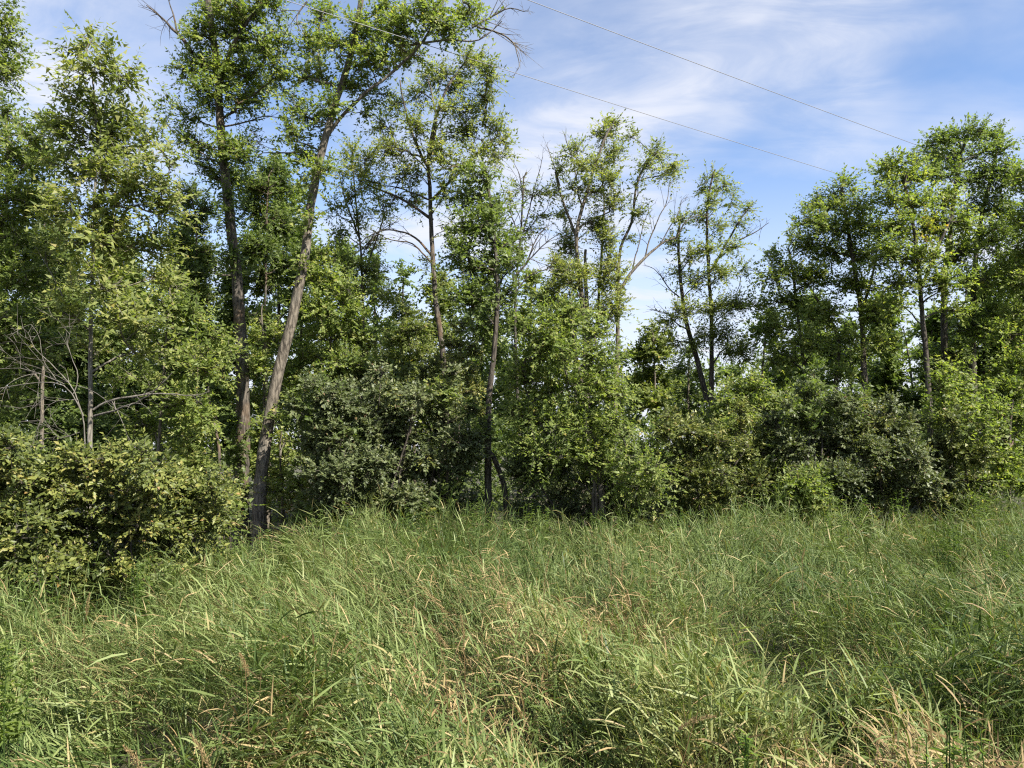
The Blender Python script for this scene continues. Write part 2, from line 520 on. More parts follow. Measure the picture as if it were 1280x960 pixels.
def plant(name, label, cat, Y, stems, blobs, sp, dens=18, bark='bark_grey', group=None, tone=0.0, seed=0, lod=0, mult=1.0,
          rise=0.45, foliage='crown', stem_name='trunk', split=True, dead=(), extra=(), depth=None, rooted=True, lscale=1.0,
          lo=0.12, wob=0.04, tip_r=0.0045, sway=0.25, twigs=True, vine=None):
    """stems: list of (pixel points from the foot up, foot width px, top width px); a depth offset may be a third coordinate"""
    rng = np.random.default_rng(1000 + seed)
    k = Y / FPX
    SP, SR = [], []
    for si, (pts, w0, w1) in enumerate(stems):
        off = rng.normal(0, sway * 0.3)
        P = []
        for i, q in enumerate(pts):
            yo = q[2] if len(q) > 2 else off * i / max(1, len(pts) - 1)
            P.append(at(q[0], q[1], Y + yo))
        P = np.array(P)
        if rooted and si == 0 or (rooted and pts[0][1] > 545):
            g = float(ground_z(P[0][0], P[0][1])) - 0.06
            if P[0][2] > g + 0.1:
                P = np.vstack([[P[0][0] + 0.02, P[0][1], g], P])
            else:
                P[0][2] = g
        S = resample(P, 0.12)
        S[1:-1] += np.cumsum(rng.normal(size=S[1:-1].shape) * 0.0035, axis=0) * np.array([1, 1, 0.2])
        l = np.linspace(0, 1, len(S))
        R = 0.5 * 0.85 * k * (w0 * (1 - l) + w1 * l)
        if rooted and pts[0][1] > 545:
            R = R * (1 + 0.45 * np.exp(-l * len(S) * 0.12 / 0.25))
        SP.append(S); SR.append(R)
    base = SP[0][0].copy(); base[2] += 0.06
    root = bpy.data.objects.new(name, None)
    COL.objects.link(root)
    root.location = base
    root.empty_display_size = 0.3
    tag(root, label, cat, group)

    dens *= DENS if SPECIES[sp]['ns'] == 6 else 2.1
    tips = blob_tips(blobs, Y, dens, rng, depth, (.30 if foliage == 'foliage' else .16) * SPECIES[sp]['sl'])
    tips[:, 2] = np.maximum(tips[:, 2], ground_z(tips[:, 0], tips[:, 1]) + 0.12)
    chains = grow(SP, SR, tips, rng, rise=rise, lo=lo, tip_r=tip_r)
    leafA = Acc(); twigA = Acc()
    tp = np.array([c['p'][-1] for c in chains]); td = np.array([c['dir'] for c in chains])
    clumps(leafA, twigA, tp, td, sp, rng, tone=tone, lod=2 if Y > 8.0 else 1, mult=mult, twigs=twigs and Y < 16, lscale=lscale)
    for e in extra:     # (blobs, species, dens, tone): other leaves on the same plant
        et = blob_tips(e[0], Y, e[2], rng, None, .45 * SPECIES[e[1]]['sl'])
        for q in range(0, 1):
            ed = nrm(rng.normal(size=et.shape) + np.array([0, -0.4, 0.3]))
            ea = Acc()
            clumps(ea, twigA, et, ed, e[1], rng, tone=e[3], lod=2 if Y > 8 else 1)
            ea.v = [v - base.astype(np.float32) for v in ea.v]
            eo = link(foliage, ea.mesh(foliage, M[SPECIES[e[1]]['mat']], False), root)
            tag(eo, kind='stuff')
            if len(e) > 4: eo["label"] = e[4]
    # stems
    for S, R in zip(SP, SR):
        A = Acc()
        tube(A, S - base, R, 12 if lod == 0 else 7, wob, rng, cap=True)
        link(stem_name, A.mesh(stem_name, M[bark]), root)
    # limbs: one part for each branch that leaves a stem
    groups = {}
    for c in chains:
        groups.setdefault(c['root'] if split else 0, []).append(c)
    bigs, small = [], Acc()
    ranked = sorted(groups.values(), key=lambda g: -len(g))
    nbig = 0
    for g in ranked:
        A = Acc() if (split and nbig < 14 and len(g) >= 3) else small
        for c in g:
            kk = 5 if c['r'][0] > 0.012 else 3
            tube(A, c['p'] - base, c['r'], kk if lod == 0 else 3, 0, rng)
        if A is not small:
            nbig += 1
            link("branch", A.mesh("branch", M[bark]), root)
    if twigA.n:
        twigA.v = [v - base.astype(np.float32) for v in twigA.v]
        small.v += twigA.v
        for kx in (3, 4):
            small.f[kx] += [f + small.n for f in twigA.f[kx]]
            small.t[kx] += twigA.t[kx]
        small.n += twigA.n
    if small.n:
        tag(link("twigs", small.mesh("twigs", M[bark]), root), kind='stuff')
    # bare dead branches traced as polylines
    for dpts, w0, w1, nside in dead:
        A = Acc()
        P = resample(np.array([at(q[0], q[1], Y + (q[2] if len(q) > 2 else 0)) for q in dpts]), 0.08)
        P[1:] += np.cumsum(rng.normal(size=P[1:].shape) * 0.006, axis=0)
        R = 0.5 * k * np.linspace(w0, w1, len(P))
        tube(A, P - base, R, 5, 0, rng)
        T = nrm(np.gradient(P, axis=0))
        for q in range(nside):
            i = rng.integers(len(P) // 5, len(P))
            dn = nrm((T[i] * 0.7 + rng.normal(size=3) * 0.55 + np.array([0, 0, .1]))[None])[0]
            Lb = rng.uniform(0.2, 0.65) * (1.15 - i / len(P))  + 0.12
            uu = np.linspace(0, 1, 6)[:, None]
            B = P[i] + dn * Lb * uu + (rng.normal(size=3) * 0.18 * Lb + np.array([0, 0, -.05])) * uu ** 2
            tube(A, B - base, np.linspace(min(R[i] * .7, .008), .0016, 6), 3, 0, rng)
            for q2 in range(2):
                j = rng.integers(2, 5)
                d2 = nrm((dn + rng.normal(size=3) * 0.6)[None])[0]
                B2 = B[j] + d2 * Lb * 0.45 * np.linspace(0, 1, 4)[:, None]
                tube(A, B2 - base, np.linspace(.003, .0012, 4), 3, 0, rng)
        o = link("dead_branch", A.mesh("dead_branch", M['dead' if bark in ('dead', 'bark_pale') else bark]), root)
        o["label"] = "bare leafless branch"
    if leafA.n:
        leafA.v = [v - base.astype(np.float32) for v in leafA.v]
        tag(link(foliage, leafA.mesh(foliage, M[SPECIES[sp]['mat']], False), root), kind='stuff')
    global NLEAF
    NLEAF += sum(len(f) for k_ in (3, 4) for f in leafA.f[k_]) // 2
    return root


NLEAF = 0
DENS = 2.9


# ------------------------------------------------------------------ ground
def build_ground():
    a = np.concatenate([-np.geomspace(1500, 22, 18), np.linspace(-20, 20, 81), np.geomspace(22, 1500, 18)])
    b = np.concatenate([-np.geomspace(1500, 7, 16), np.linspace(-6, 34, 81), np.geomspace(36, 1500, 18)])
    X, Yv = np.meshgrid(a, b)
    Z = ground_z(X, Yv)
    n, m = X.shape
    i = np.arange(n - 1)[:, None] * m; j = np.arange(m - 1)[None, :]
    f = np.stack([i + j, i + j + 1, i + m + j + 1, i + m + j], -1).reshape(-1, 4)
    A = Acc(); A.add(np.stack([X, Yv, Z], -1).reshape(-1, 3), f)
    mt, N, L = new_mat("soil_and_litter")
    tcn = N.new("ShaderNodeTexCoord")
    n1 = N.new("ShaderNodeTexNoise"); n1.inputs["Scale"].default_value = 9; n1.inputs["Detail"].default_value = 8; n1.inputs["Roughness"].default_value = .7
    L.new(tcn.outputs["Object"], n1.inputs["Vector"])
    cr = N.new("ShaderNodeValToRGB")
    e = cr.color_ramp.elements
    e[0].position = .3; e[0].color = (.022, .018, .012, 1)
    e[1].position = .75; e[1].color = (.085, .080, .036, 1)
    L.new(n1.outputs["Fac"], cr.inputs[0])
    pb = N.new("ShaderNodeBsdfPrincipled"); pb.inputs["Roughness"].default_value = .95
    L.new(cr.outputs[0], pb.inputs["Base Color"])
    bp = N.new("ShaderNodeBump"); bp.inputs["Strength"].default_value = .8; bp.inputs["Distance"].default_value = .04
    L.new(n1.outputs["Fac"], bp.inputs["Height"]); L.new(bp.outputs[0], pb.inputs["Normal"])
    o = N.new("ShaderNodeOutputMaterial"); L.new(pb.outputs[0], o.inputs["Surface"])
    tag(link("ground", A.mesh("ground", mt)), "dark soil and leaf litter under the grass and trees", None, None, "structure")


build_ground()

# ------------------------------------------------------------------ trees at the wood's edge (pixel traces at their own depth)
TREES = "trees along the edge of the wood"
BACK = "trees deeper in the wood"
SHRUBS = "shrubs along the edge of the wood"

plant("broadleaf_tree", "tall tree cut off by the photo's left border, leafy right down its side", "tree", 10.5,
      [([(-45, 640), (-48, 480), (-40, 300), (-25, 120), (-20, -40)], 26, 10), ([(-42, 420, 0), (-10, 330, -.2), (12, 230, -.2), (8, 150, 0)], 9, 4)],
      [(-5, 20, 32, 26), (14, 60, 20, 24), (22, 88, 16, 12, .8), (-20, 90, 40, 40), (5, 140, 22, 25), (20, 200, 40, 40), (42, 180, 22, 30), (0, 260, 50, 45), (48, 250, 26, 28, .8),
       (15, 330, 50, 45), (-10, 400, 60, 50), (30, 430, 40, 34, .8), (-20, 490, 50, 50), (-40, 40, 30, 80), (-40, 200, 40, 80)],
      'fresh', dens=19, tone=-.02, seed=1, bark='bark_brown', group=TREES)

plant("sapling", "slender pale-trunked young tree with a pointed airy crown above the bare silvery branches", "tree", 9.4,
      [([(114, 600), (116, 540), (118, 440), (120, 340), (123, 260), (127, 180), (124, 110), (112, 52)], 9, 1.5)],
      [(112, 46, 18, 14, .9), (100, 64, 22, 12, .8), (135, 66, 14, 14, .8), (112, 98, 32, 22), (150, 104, 24, 26), (80, 108, 14, 10, .7), (118, 140, 48, 26), (165, 148, 20, 28), (90, 166, 34, 24), (140, 180, 48, 28), (186, 180, 18, 26, .8),
       (100, 214, 50, 26), (172, 218, 44, 28), (212, 196, 16, 18, .7), (128, 256, 58, 28), (70, 262, 26, 22, .8), (196, 262, 36, 24), (112, 300, 62, 26), (176, 308, 44, 24), (60, 318, 28, 20, .7), (130, 350, 60, 22, .9),
       (84, 392, 34, 16, .8), (165, 402, 44, 18, .9), (120, 436, 30, 14, .7), (185, 444, 44, 14, .9), (206, 352, 30, 20, .8), (122, 200, 26, 40, .6, -.5), (124, 290, 26, 30, .6, -.5)],
      'ash', dens=15, tone=.14, seed=2, lscale=1.2, bark='bark_pale', group=TREES, rise=.7,
      dead=[([(117, 512), (150, 498), (200, 492), (240, 494), (262, 488)], 3.2, 1, 6), ([(118, 520, -.2), (160, 510, -.5), (185, 498, -.7), (212, 470, -.8)], 3, 1, 5)])

plant("dead_bush", "bare silvery dead bush with arching leafless branches beside the pale sapling", "dead bush", 8.6,
      [([(106, 590), (107, 530), (100, 505), (82, 482), (50, 478), (0, 486), (-30, 492)], 2.8, .9)],
      [(-10, 500, 3, 3, .01)], 'olive', dens=.01, mult=.01, seed=3, bark='dead', stem_name='stem', split=False, tip_r=.002,
      dead=[([(104, 520), (92, 490), (78, 470), (62, 452), (45, 434), (38, 418)], 1.7, .6, 9), ([(80, 480), (50, 466), (25, 460), (-5, 462)], 1.4, .5, 7), ([(92, 492), (98, 470), (88, 440), (84, 410)], 1.3, .5, 7),
            ([(98, 500), (72, 500), (56, 512), (48, 535)], 1.2, .5, 5), ([(70, 474, 0), (55, 450, .1), (52, 425, .1), (40, 405, .1)], 1.1, .5, 5), ([(100, 540), (75, 548), (60, 530)], 1.1, .5, 7)])

plant("broadleaf_tree", "tall dark-barked tree with a nearly straight trunk and open leaf clusters", "tree", 12.0,
      [([(301, 640), (303, 560), (302, 470), (297, 385), (290, 300), (282, 220), (276, 150), (272, 80), (262, 10), (254, -50)], 22, 8), ([(272, 120, 0), (290, 60, -.1), (318, 10, -.3), (335, -40, -.3)], 7, 3)],
      [(262, 12, 26, 18), (300, 14, 38, 22), (336, 8, 22, 16), (252, 44, 22, 18), (300, 48, 40, 22), (334, 62, 22, 18), (246, 76, 22, 18), (318, 92, 36, 20), (278, 92, 24, 22), (232, 92, 18, 14, .8), (300, 128, 30, 14), (254, 112, 22, 14),
       (322, 118, 22, 12), (206, 124, 10, 6, .8), (205, 152, 8, 7, .8), (238, 148, 20, 14, .8), (262, 132, 16, 12), (318, 172, 16, 10, .7), (244, 178, 22, 14), (286, 186, 26, 16, 1.2), (304, 196, 18, 14), (256, 206, 16, 12), (282, 222, 20, 20, 1.4), (345, 100, 18, 24, .7), (355, 50, 12, 20, .6)],
      'fresh', dens=28, tone=-.02, seed=4, bark='bark_grey', group=TREES,
      extra=[([(284, 262, 13, 40, 1, -.1), (289, 322, 13, 28, 1, -.1), (300, 556, 16, 30, .6, -.15), (298, 610, 20, 26, .6, -.15)], 'deep', 55, 0.05, "climbing vine leaves on the trunk")],
      dead=[([(240, 66), (226, 46), (212, 33), (198, 18), (184, 8)], 6, 1.5, 6), ([(222, 42), (218, 20), (210, -2)], 3, 1, 3), ([(280, 158), (310, 152), (330, 146), (352, 148)], 2.6, .8, 6), ([(278, 190), (255, 178), (238, 165), (226, 160)], 2.6, .8, 5), ([(276, 205), (250, 190), (232, 176)], 2, .8, 4)])

plant("leaning_tree", "leaning brown-barked tree whose curved trunk rises from the yellowing sapling", "tree", 11.0,
      [([(324, 650), (326, 600), (333, 540), (346, 465), (365, 392), (379, 325), (387, 255), (400, 190), (420, 125), (437, 70), (448, 10), (455, -50)], 20, 7),
       ([(402, 185, 0), (424, 150, -.1), (455, 118, -.25), (490, 92, -.3), (530, 50, -.3), (560, -10, -.3)], 6, 2.5)],
      [(392, 60, 20, 24), (378, 98, 16, 20, .8), (372, 130, 16, 16, .8), (405, 20, 18, 18), (420, 60, 24, 22, .8), (366, 166, 18, 16), (392, 150, 22, 14), (380, 196, 18, 14), (404, 212, 16, 14), (400, 96, 16, 20, .8),
       (456, 40, 30, 22), (470, 80, 36, 18), (500, 40, 26, 22), (444, 108, 22, 12), (512, 70, 30, 16), (540, 24, 36, 20), (582, 14, 24, 16), (560, 44, 24, 12), (420, 134, 18, 12, .7), (490, 14, 30, 16), (452, 142, 18, 10, .7), (388, 236, 10, 14, .8), (384, 275, 7, 20, .7), (600, 30, 14, 8, .6), (470, 118, 16, 8)],
      'fresh', dens=27, tone=.02, seed=5, bark='bark_brown', group=TREES,
      extra=[([(342, 522, 8, 12, .8, -.15), (382, 262, 9, 14, 1, -.15), (372, 330, 12, 16, .5, -.2), (392, 215, 14, 16, .8, -.2), (412, 140, 12, 20, .7, -.2)], 'fresh', 40, .1, "leaf sprays growing along the trunk")],
      dead=[([(590, 34, -.3), (615, 22, -.3), (634, 12, -.3), (652, 16, -.3)], 3.2, 1, 10), ([(596, 34, -.3), (622, 40, -.3), (640, 52, -.3), (648, 80, -.3)], 2.6, .9, 11), ([(378, 190), (352, 190), (330, 188), (322, 192)], 2.4, .8, 3), ([(500, 58, -.3), (560, 54, -.3), (600, 54, -.4), (630, 30, -.4)], 3.5, 1, 5),
            ([(384, 2), (372, 20), (376, 40)], 2.5, 1, 4)])

plant("broadleaf_tree", "slim straight tree with a wispy many-branched crown in the middle of the wood", "tree", 13.0,
      [([(556, 600), (555, 510), (553, 440), (545, 370), (541, 300), (538, 235), (537, 190), (548, 140), (565, 100)], 12, 3.5), ([(538, 215), (520, 180), (508, 140), (500, 100)], 5, 2), ([(540, 250), (575, 215), (600, 190), (622, 170)], 5, 2), ([(541, 275), (505, 250), (470, 235), (448, 225)], 5, 2), ([(539, 190), (545, 150), (535, 100)], 4, 2)],
      [(588, 78, 24, 14), (610, 95, 14, 16), (545, 96, 22, 14), (572, 108, 20, 12), (604, 124, 16, 10), (520, 120, 16, 10), (590, 144, 24, 10), (560, 136, 18, 10), (498, 130, 14, 12, .8), (616, 160, 20, 10), (632, 178, 12, 10), (575, 168, 28, 10), (520, 160, 20, 12), (480, 160, 18, 14, .8), (600, 188, 24, 8), (624, 196, 18, 8, .8),
       (545, 190, 22, 12), (496, 190, 24, 12), (462, 196, 16, 14, .8), (574, 208, 28, 10), (510, 220, 26, 10), (470, 226, 18, 10, .8), (450, 214, 12, 10, .6), (486, 252, 14, 8, .7), (520, 250, 16, 10, .8), (560, 240, 16, 12), (476, 262, 10, 6, .7), (560, 290, 12, 14, .5), (556, 350, 12, 14, .5), (528, 330, 12, 10, .4)],
      'ash', dens=31, tone=.12, seed=6, bark='bark_grey', group=TREES, rise=.8,
      dead=[([(540, 320), (520, 298), (495, 288), (470, 292), (450, 305)], 3.4, .9, 12), ([(540, 330), (515, 305), (490, 300), (462, 285)], 2.6, .8, 8), ([(538, 250), (500, 236), (470, 232), (440, 240)], 2.4, .8, 9), ([(536, 215), (510, 190), (480, 180)], 2, .7, 8)])

plant("forked_tree", "narrow tree wrapped in dense foliage, its foot splitting into two dark stems", "tree", 11.0,
      [([(611, 645), (611, 580), (613, 500), (620, 420), (622, 350), (616, 270), (606, 210)], 12, 4), ([(632, 645), (629, 606), (619, 580), (612, 565)], 9, 7)],
      [(600, 218, 22, 14), (590, 246, 26, 18), (618, 262, 22, 18), (602, 284, 38, 22), (576, 312, 24, 18), (628, 304, 26, 18), (604, 336, 44, 22), (640, 330, 16, 14), (590, 372, 34, 18), (628, 372, 24, 20), (606, 410, 24, 20, .8), (650, 312, 12, 8, .7)],
      'deep', dens=32, tone=.18, seed=7, bark='bark_dark', group=TREES,
      dead=[([(640, 350), (656, 330), (668, 300), (682, 280)], 3, 1, 8), ([(645, 365), (664, 345), (690, 335)], 2, .8, 6)])

plant("broadleaf_tree", "thin half-bare tree showing fine twigs against the sky right of the narrow foliage-wrapped tree", "tree", 14.5,
      [([(652, 600), (650, 480), (648, 380), (652, 310), (656, 250), (658, 215)], 7, 2)],
      [(650, 235, 16, 8, .8), (668, 246, 14, 8, .8), (640, 252, 12, 8, .8), (676, 268, 14, 8, .8), (662, 290, 16, 8, .8), (690, 238, 8, 6, .6), (640, 290, 10, 8, .7)], 'ash', dens=22, tone=.0, seed=8, bark='bark_dark', group=TREES, rise=.9,
      dead=[([(654, 290), (664, 250), (672, 215), (676, 196)], 2, .7, 8), ([(650, 300), (636, 260), (628, 230)], 2, .7, 6), ([(656, 330), (690, 300), (712, 290)], 2, .7, 7), ([(654, 260), (650, 220), (640, 200)], 1.6, .6, 5)])

plant("broadleaf_tree", "broad bushy pale-green tree with foliage reaching down to the grass", "tree", 10.2,
      [([(752, 650), (748, 590), (735, 520), (722, 460), (712, 400), (706, 375)], 11, 3), ([(742, 600), (700, 560), (668, 520), (655, 480)], 6, 2.5), ([(746, 600), (785, 570), (812, 580)], 6, 2.5)],
      [(708, 392, 34, 20), (742, 410, 28, 20), (672, 410, 28, 20), (690, 440, 48, 22), (748, 450, 34, 26), (660, 470, 36, 26), (712, 488, 56, 26), (762, 492, 26, 26), (650, 515, 30, 24, .8), (700, 530, 50, 22), (756, 536, 40, 24), (690, 566, 44, 18), (742, 572, 44, 20), (796, 560, 30, 18), (806, 586, 26, 18), (774, 606, 34, 12, .8), (650, 560, 24, 14, .8), (680, 592, 26, 9, .8), (820, 606, 16, 12, .8)],
      'box', dens=30, tone=.06, seed=9, bark='bark_dark', group=TREES, lo=.2)

plant("broadleaf_tree", "cluster-stemmed tall tree with a snapped stub between its thin stems, right of centre", "tree", 14.5,
      [([(728, 640), (735, 520), (733, 420), (726, 340), (723, 295), (733, 250), (748, 200), (764, 158)], 12, 3), ([(738, 430, .1), (734, 380, .1), (733, 340, .1), (732, 312, .1)], 9, 4),
       ([(722, 300, 0), (710, 270, .1), (700, 240, .1), (694, 215, .1)], 5, 2), ([(764, 600, .3), (770, 450, .3), (771, 365, .3), (774, 310, .3), (788, 278, .3), (793, 235, .2), (806, 205, .2), (822, 190, .2)], 10, 2.5), ([(771, 370, .3), (788, 342, .3), (808, 320, .3), (830, 302, .4), (848, 296, .4)], 6, 2.5), ([(745, 420, .4), (752, 330, .4), (756, 260, .4), (752, 210, .4)], 5, 2)],
      [(764, 158, 16, 10), (752, 172, 14, 9), (786, 172, 10, 8, .8), (716, 190, 14, 9), (700, 208, 10, 9), (728, 206, 14, 9), (768, 192, 18, 9), (748, 208, 16, 11), (694, 236, 10, 9, .8), (720, 232, 14, 10, .8), (762, 226, 16, 12), (740, 240, 12, 12), (764, 256, 12, 16), (744, 280, 14, 20), (704, 268, 10, 14, .7), (758, 300, 14, 18), (712, 305, 14, 20), (700, 340, 18, 22), (720, 350, 18, 24), (762, 342, 22, 26), (690, 372, 20, 20), (760, 384, 26, 18), (824, 192, 16, 8), (806, 206, 14, 8), (840, 206, 10, 8), (826, 218, 18, 6), (798, 232, 8, 6, .7), (790, 268, 14, 8), (788, 300, 8, 8, .5)],
      'ash', dens=30, tone=.14, seed=10, bark='bark_brown', group=TREES, rise=.9,
      dead=[([(846, 296, .4), (858, 276, .4), (872, 268, .4), (884, 270, .4)], 2.4, .8, 6), ([(806, 322, .4), (820, 280, .4), (834, 250, .4), (838, 228, .4)], 2.2, .8, 8), ([(790, 340, .4), (802, 290, .4), (812, 262, .4)], 2, .8, 6), ([(700, 232, .1), (690, 200, .1), (684, 180, .1)], 1.8, .6, 5), ([(722, 230, .1), (712, 190, .1), (706, 168, .1)], 1.8, .6, 5), ([(826, 304, .4), (846, 270, .4), (852, 250, .4)], 1.8, .7, 6)])

plant("broadleaf_tree", "small pale-green tree standing alone low in the gap of sky", "tree", 20.0,
      [([(822, 570), (818, 500), (815, 440), (814, 412)], 6, 2)],
      [(814, 420, 18, 12), (806, 444, 20, 14), (828, 444, 18, 14), (816, 470, 28, 14), (800, 486, 14, 14), (836, 490, 16, 14), (818, 506, 26, 16)], 'farfresh', dens=18, seed=11, bark='bark_brown', lod=1, split=False, group=BACK)

plant("broadleaf_tree", "sparse double-stemmed tree with small leaf tufts against the sky, right of the gap", "tree", 15.5,
      [([(886, 640), (890, 540), (891, 450), (889, 380), (886, 320), (886, 260), (894, 212)], 10, 2.5), ([(886, 505, .1), (872, 455, .1), (858, 405, .1), (850, 350, .1), (847, 300, .1), (850, 270, .1)], 9, 3), ([(888, 340, 0), (905, 310, .2), (922, 280, .2), (934, 262, .2)], 4, 2)],
      [(893, 220, 10, 8), (880, 236, 10, 8), (904, 234, 12, 8), (888, 254, 14, 8), (912, 256, 10, 8, .8), (936, 262, 9, 8), (924, 280, 10, 8), (850, 276, 10, 9), (876, 276, 12, 9), (900, 286, 12, 10), (842, 304, 10, 12), (860, 320, 12, 12), (884, 310, 14, 12), (916, 310, 14, 10), (848, 346, 10, 12), (872, 352, 14, 12), (900, 344, 16, 14), (928, 336, 12, 8, .8), (886, 384, 20, 14), (916, 384, 22, 16), (852, 390, 14, 12), (836, 400, 14, 9), (900, 420, 26, 14), (872, 430, 16, 12, .7), (924, 440, 24, 18), (842, 428, 16, 12, .7)],
      'ash', dens=26, tone=.04, seed=12, bark='bark_dark', group=TREES, rise=.9,
      dead=[([(850, 372, .1), (835, 360, .1), (822, 340, .1), (812, 332, .1)], 2, .7, 8), ([(924, 300, .2), (942, 292, .2), (962, 278, .2)], 2, .7, 7), ([(860, 400), (836, 392), (812, 386)], 1.8, .7, 6)])

plant("broadleaf_tree", "rounded leafy tree with several thin leaning stems, beside the tall group at the right", "tree", 14.0,
      [([(1085, 640), (1082, 540), (1080, 460), (1076, 390), (1066, 320), (1056, 260), (1052, 235)], 12, 4), ([(1012, 620, .4), (1008, 500, .4), (998, 420, .4), (990, 350, .4), (985, 310, .4)], 9, 3), ([(1040, 520, .3), (1048, 430, .3), (1034, 395, .3), (1018, 370, .3)], 8, 4), ([(1075, 400, 0), (1092, 340, 0), (1100, 290, 0)], 5, 2)],
      [(1052, 236, 22, 14), (1036, 258, 26, 14), (1070, 260, 24, 14), (1012, 278, 24, 16), (1044, 286, 34, 16), (1084, 286, 22, 18), (1002, 306, 26, 16), (1040, 316, 34, 18), (1080, 322, 28, 18), (968, 318, 14, 8), (984, 336, 24, 14), (1020, 350, 34, 18), (1066, 354, 34, 18), (962, 350, 18, 12), (950, 376, 16, 12, .8), (984, 378, 28, 16), (1030, 392, 30, 18), (1090, 390, 28, 16), (972, 410, 26, 16), (1010, 430, 28, 16), (1060, 430, 30, 14, .8), (1100, 430, 24, 14), (980, 450, 26, 14), (1050, 470, 26, 10, .8)],
      'fresh', dens=25, tone=.05, seed=13, bark='bark_dark', group=TREES)

plant("yellow_leafed_tree", "tree with sunlit yellow-green crown and a patch of orange leaves", "tree", 13.0,
      [([(1165, 640), (1164, 540), (1160, 460), (1153, 390), (1150, 330), (1142, 270), (1132, 220)], 11, 4), ([(1152, 360, 0), (1172, 310, -.2), (1190, 270, -.2)], 5, 3)],
      [(1126, 206, 24, 12), (1106, 218, 18, 14), (1144, 222, 26, 14), (1110, 246, 22, 14), (1142, 254, 34, 16), (1180, 250, 26, 16), (1124, 284, 34, 18), (1166, 286, 32, 18), (1200, 276, 24, 18), (1112, 318, 26, 16), (1150, 322, 34, 18), (1196, 318, 28, 18), (1130, 356, 28, 14), (1180, 354, 30, 16), (1116, 384, 18, 12), (1196, 392, 26, 12), (1220, 350, 20, 16)],
      'fresh', dens=26, tone=.09, seed=14, bark='bark_dark', group=TREES,
      extra=[([(1168, 288, 9, 7, 1, -.7), (1158, 300, 7, 5, 1, -.7), (1160, 280, 6, 5, .8, -.7)], 'autumn', 13, .2, "small patch of yellow-orange leaves")])

plant("broadleaf_tree", "tallest dark-crowned tree of the group at the right, its top swept by wind", "tree", 14.4,
      [([(1186, 640), (1185, 520), (1182, 430), (1183, 350), (1190, 280), (1198, 220), (1206, 180)], 15, 4), ([(1216, 620, .4), (1216, 480, .4), (1216, 380, .4), (1222, 300, .4), (1236, 230, .4), (1246, 190, .4)], 15, 4)],
      [(1206, 168, 30, 12), (1178, 176, 26, 12), (1236, 172, 24, 12), (1162, 196, 22, 12), (1200, 194, 34, 14), (1246, 186, 20, 12), (1176, 216, 24, 14), (1220, 220, 34, 18), (1256, 224, 22, 22), (1236, 256, 34, 20), (1262, 280, 26, 26), (1230, 300, 34, 22), (1266, 330, 26, 30), (1236, 350, 34, 26), (1250, 396, 36, 26), (1216, 410, 26, 20), (1186, 440, 26, 18)],
      'deep', dens=26, tone=.22, seed=15, bark='bark_dark', group=TREES)

plant("broadleaf_tree", "leafy tree cut off by the photo's right border", "tree", 12.6,
      [([(1296, 640), (1300, 500), (1298, 380), (1292, 260), (1296, 190)], 16, 6)],
      [(1290, 220, 22, 24), (1284, 270, 18, 22), (1300, 320, 34, 34), (1276, 350, 20, 24), (1290, 400, 40, 34), (1262, 420, 22, 20), (1280, 460, 36, 30), (1262, 490, 28, 22), (1300, 520, 40, 40), (1320, 250, 30, 60)],
      'fresh', dens=24, tone=.0, seed=16, bark='bark_grey', group=TREES)

plant("broadleaf_tree", "wispy thin tree with fine bare twigs between the leaning tree and the slim straight tree", "tree", 14.2,
      [([(462, 620), (460, 520), (456, 420), (452, 330), (446, 250), (440, 190)], 6, 1.8), ([(453, 350), (470, 300), (484, 260)], 3, 1.4), ([(450, 300), (432, 250), (424, 215)], 3, 1.4)],
      [(440, 190, 14, 14, .8), (424, 215, 12, 12, .8), (452, 216, 14, 12, .8), (436, 244, 18, 12, .8), (466, 246, 14, 12, .7), (420, 262, 14, 12, .8), (450, 274, 20, 12, .8), (482, 270, 12, 10, .6), (428, 296, 18, 12, .9), (462, 306, 20, 12, .8), (436, 330, 20, 14), (470, 340, 20, 14), (450, 362, 24, 14), (424, 358, 18, 14), (482, 372, 18, 12)],
      'ash', dens=22, tone=.08, seed=17, bark='bark_dark', group=TREES, rise=.9,
      dead=[([(450, 300), (438, 280), (420, 270), (404, 276)], 1.6, .6, 8), ([(452, 320), (474, 290), (500, 276)], 1.6, .6, 8)])

plant("broadleaf_tree", "soft green tree top showing between the straight dark trunk and the leaning trunk", "tree", 16.5,
      [([(352, 620), (350, 480), (348, 360), (350, 260), (352, 210)], 9, 2)],
      [(352, 206, 16, 12, .8), (338, 232, 18, 14, .8), (366, 240, 16, 14, .8), (350, 262, 24, 14), (330, 290, 20, 14), (372, 290, 20, 14), (350, 316, 28, 16), (388, 326, 20, 16), (360, 350, 28, 16), (400, 360, 18, 16), (376, 384, 28, 16)],
      'far', dens=15, tone=.06, seed=18, bark='bark_dark', lod=1, split=False, group=BACK)

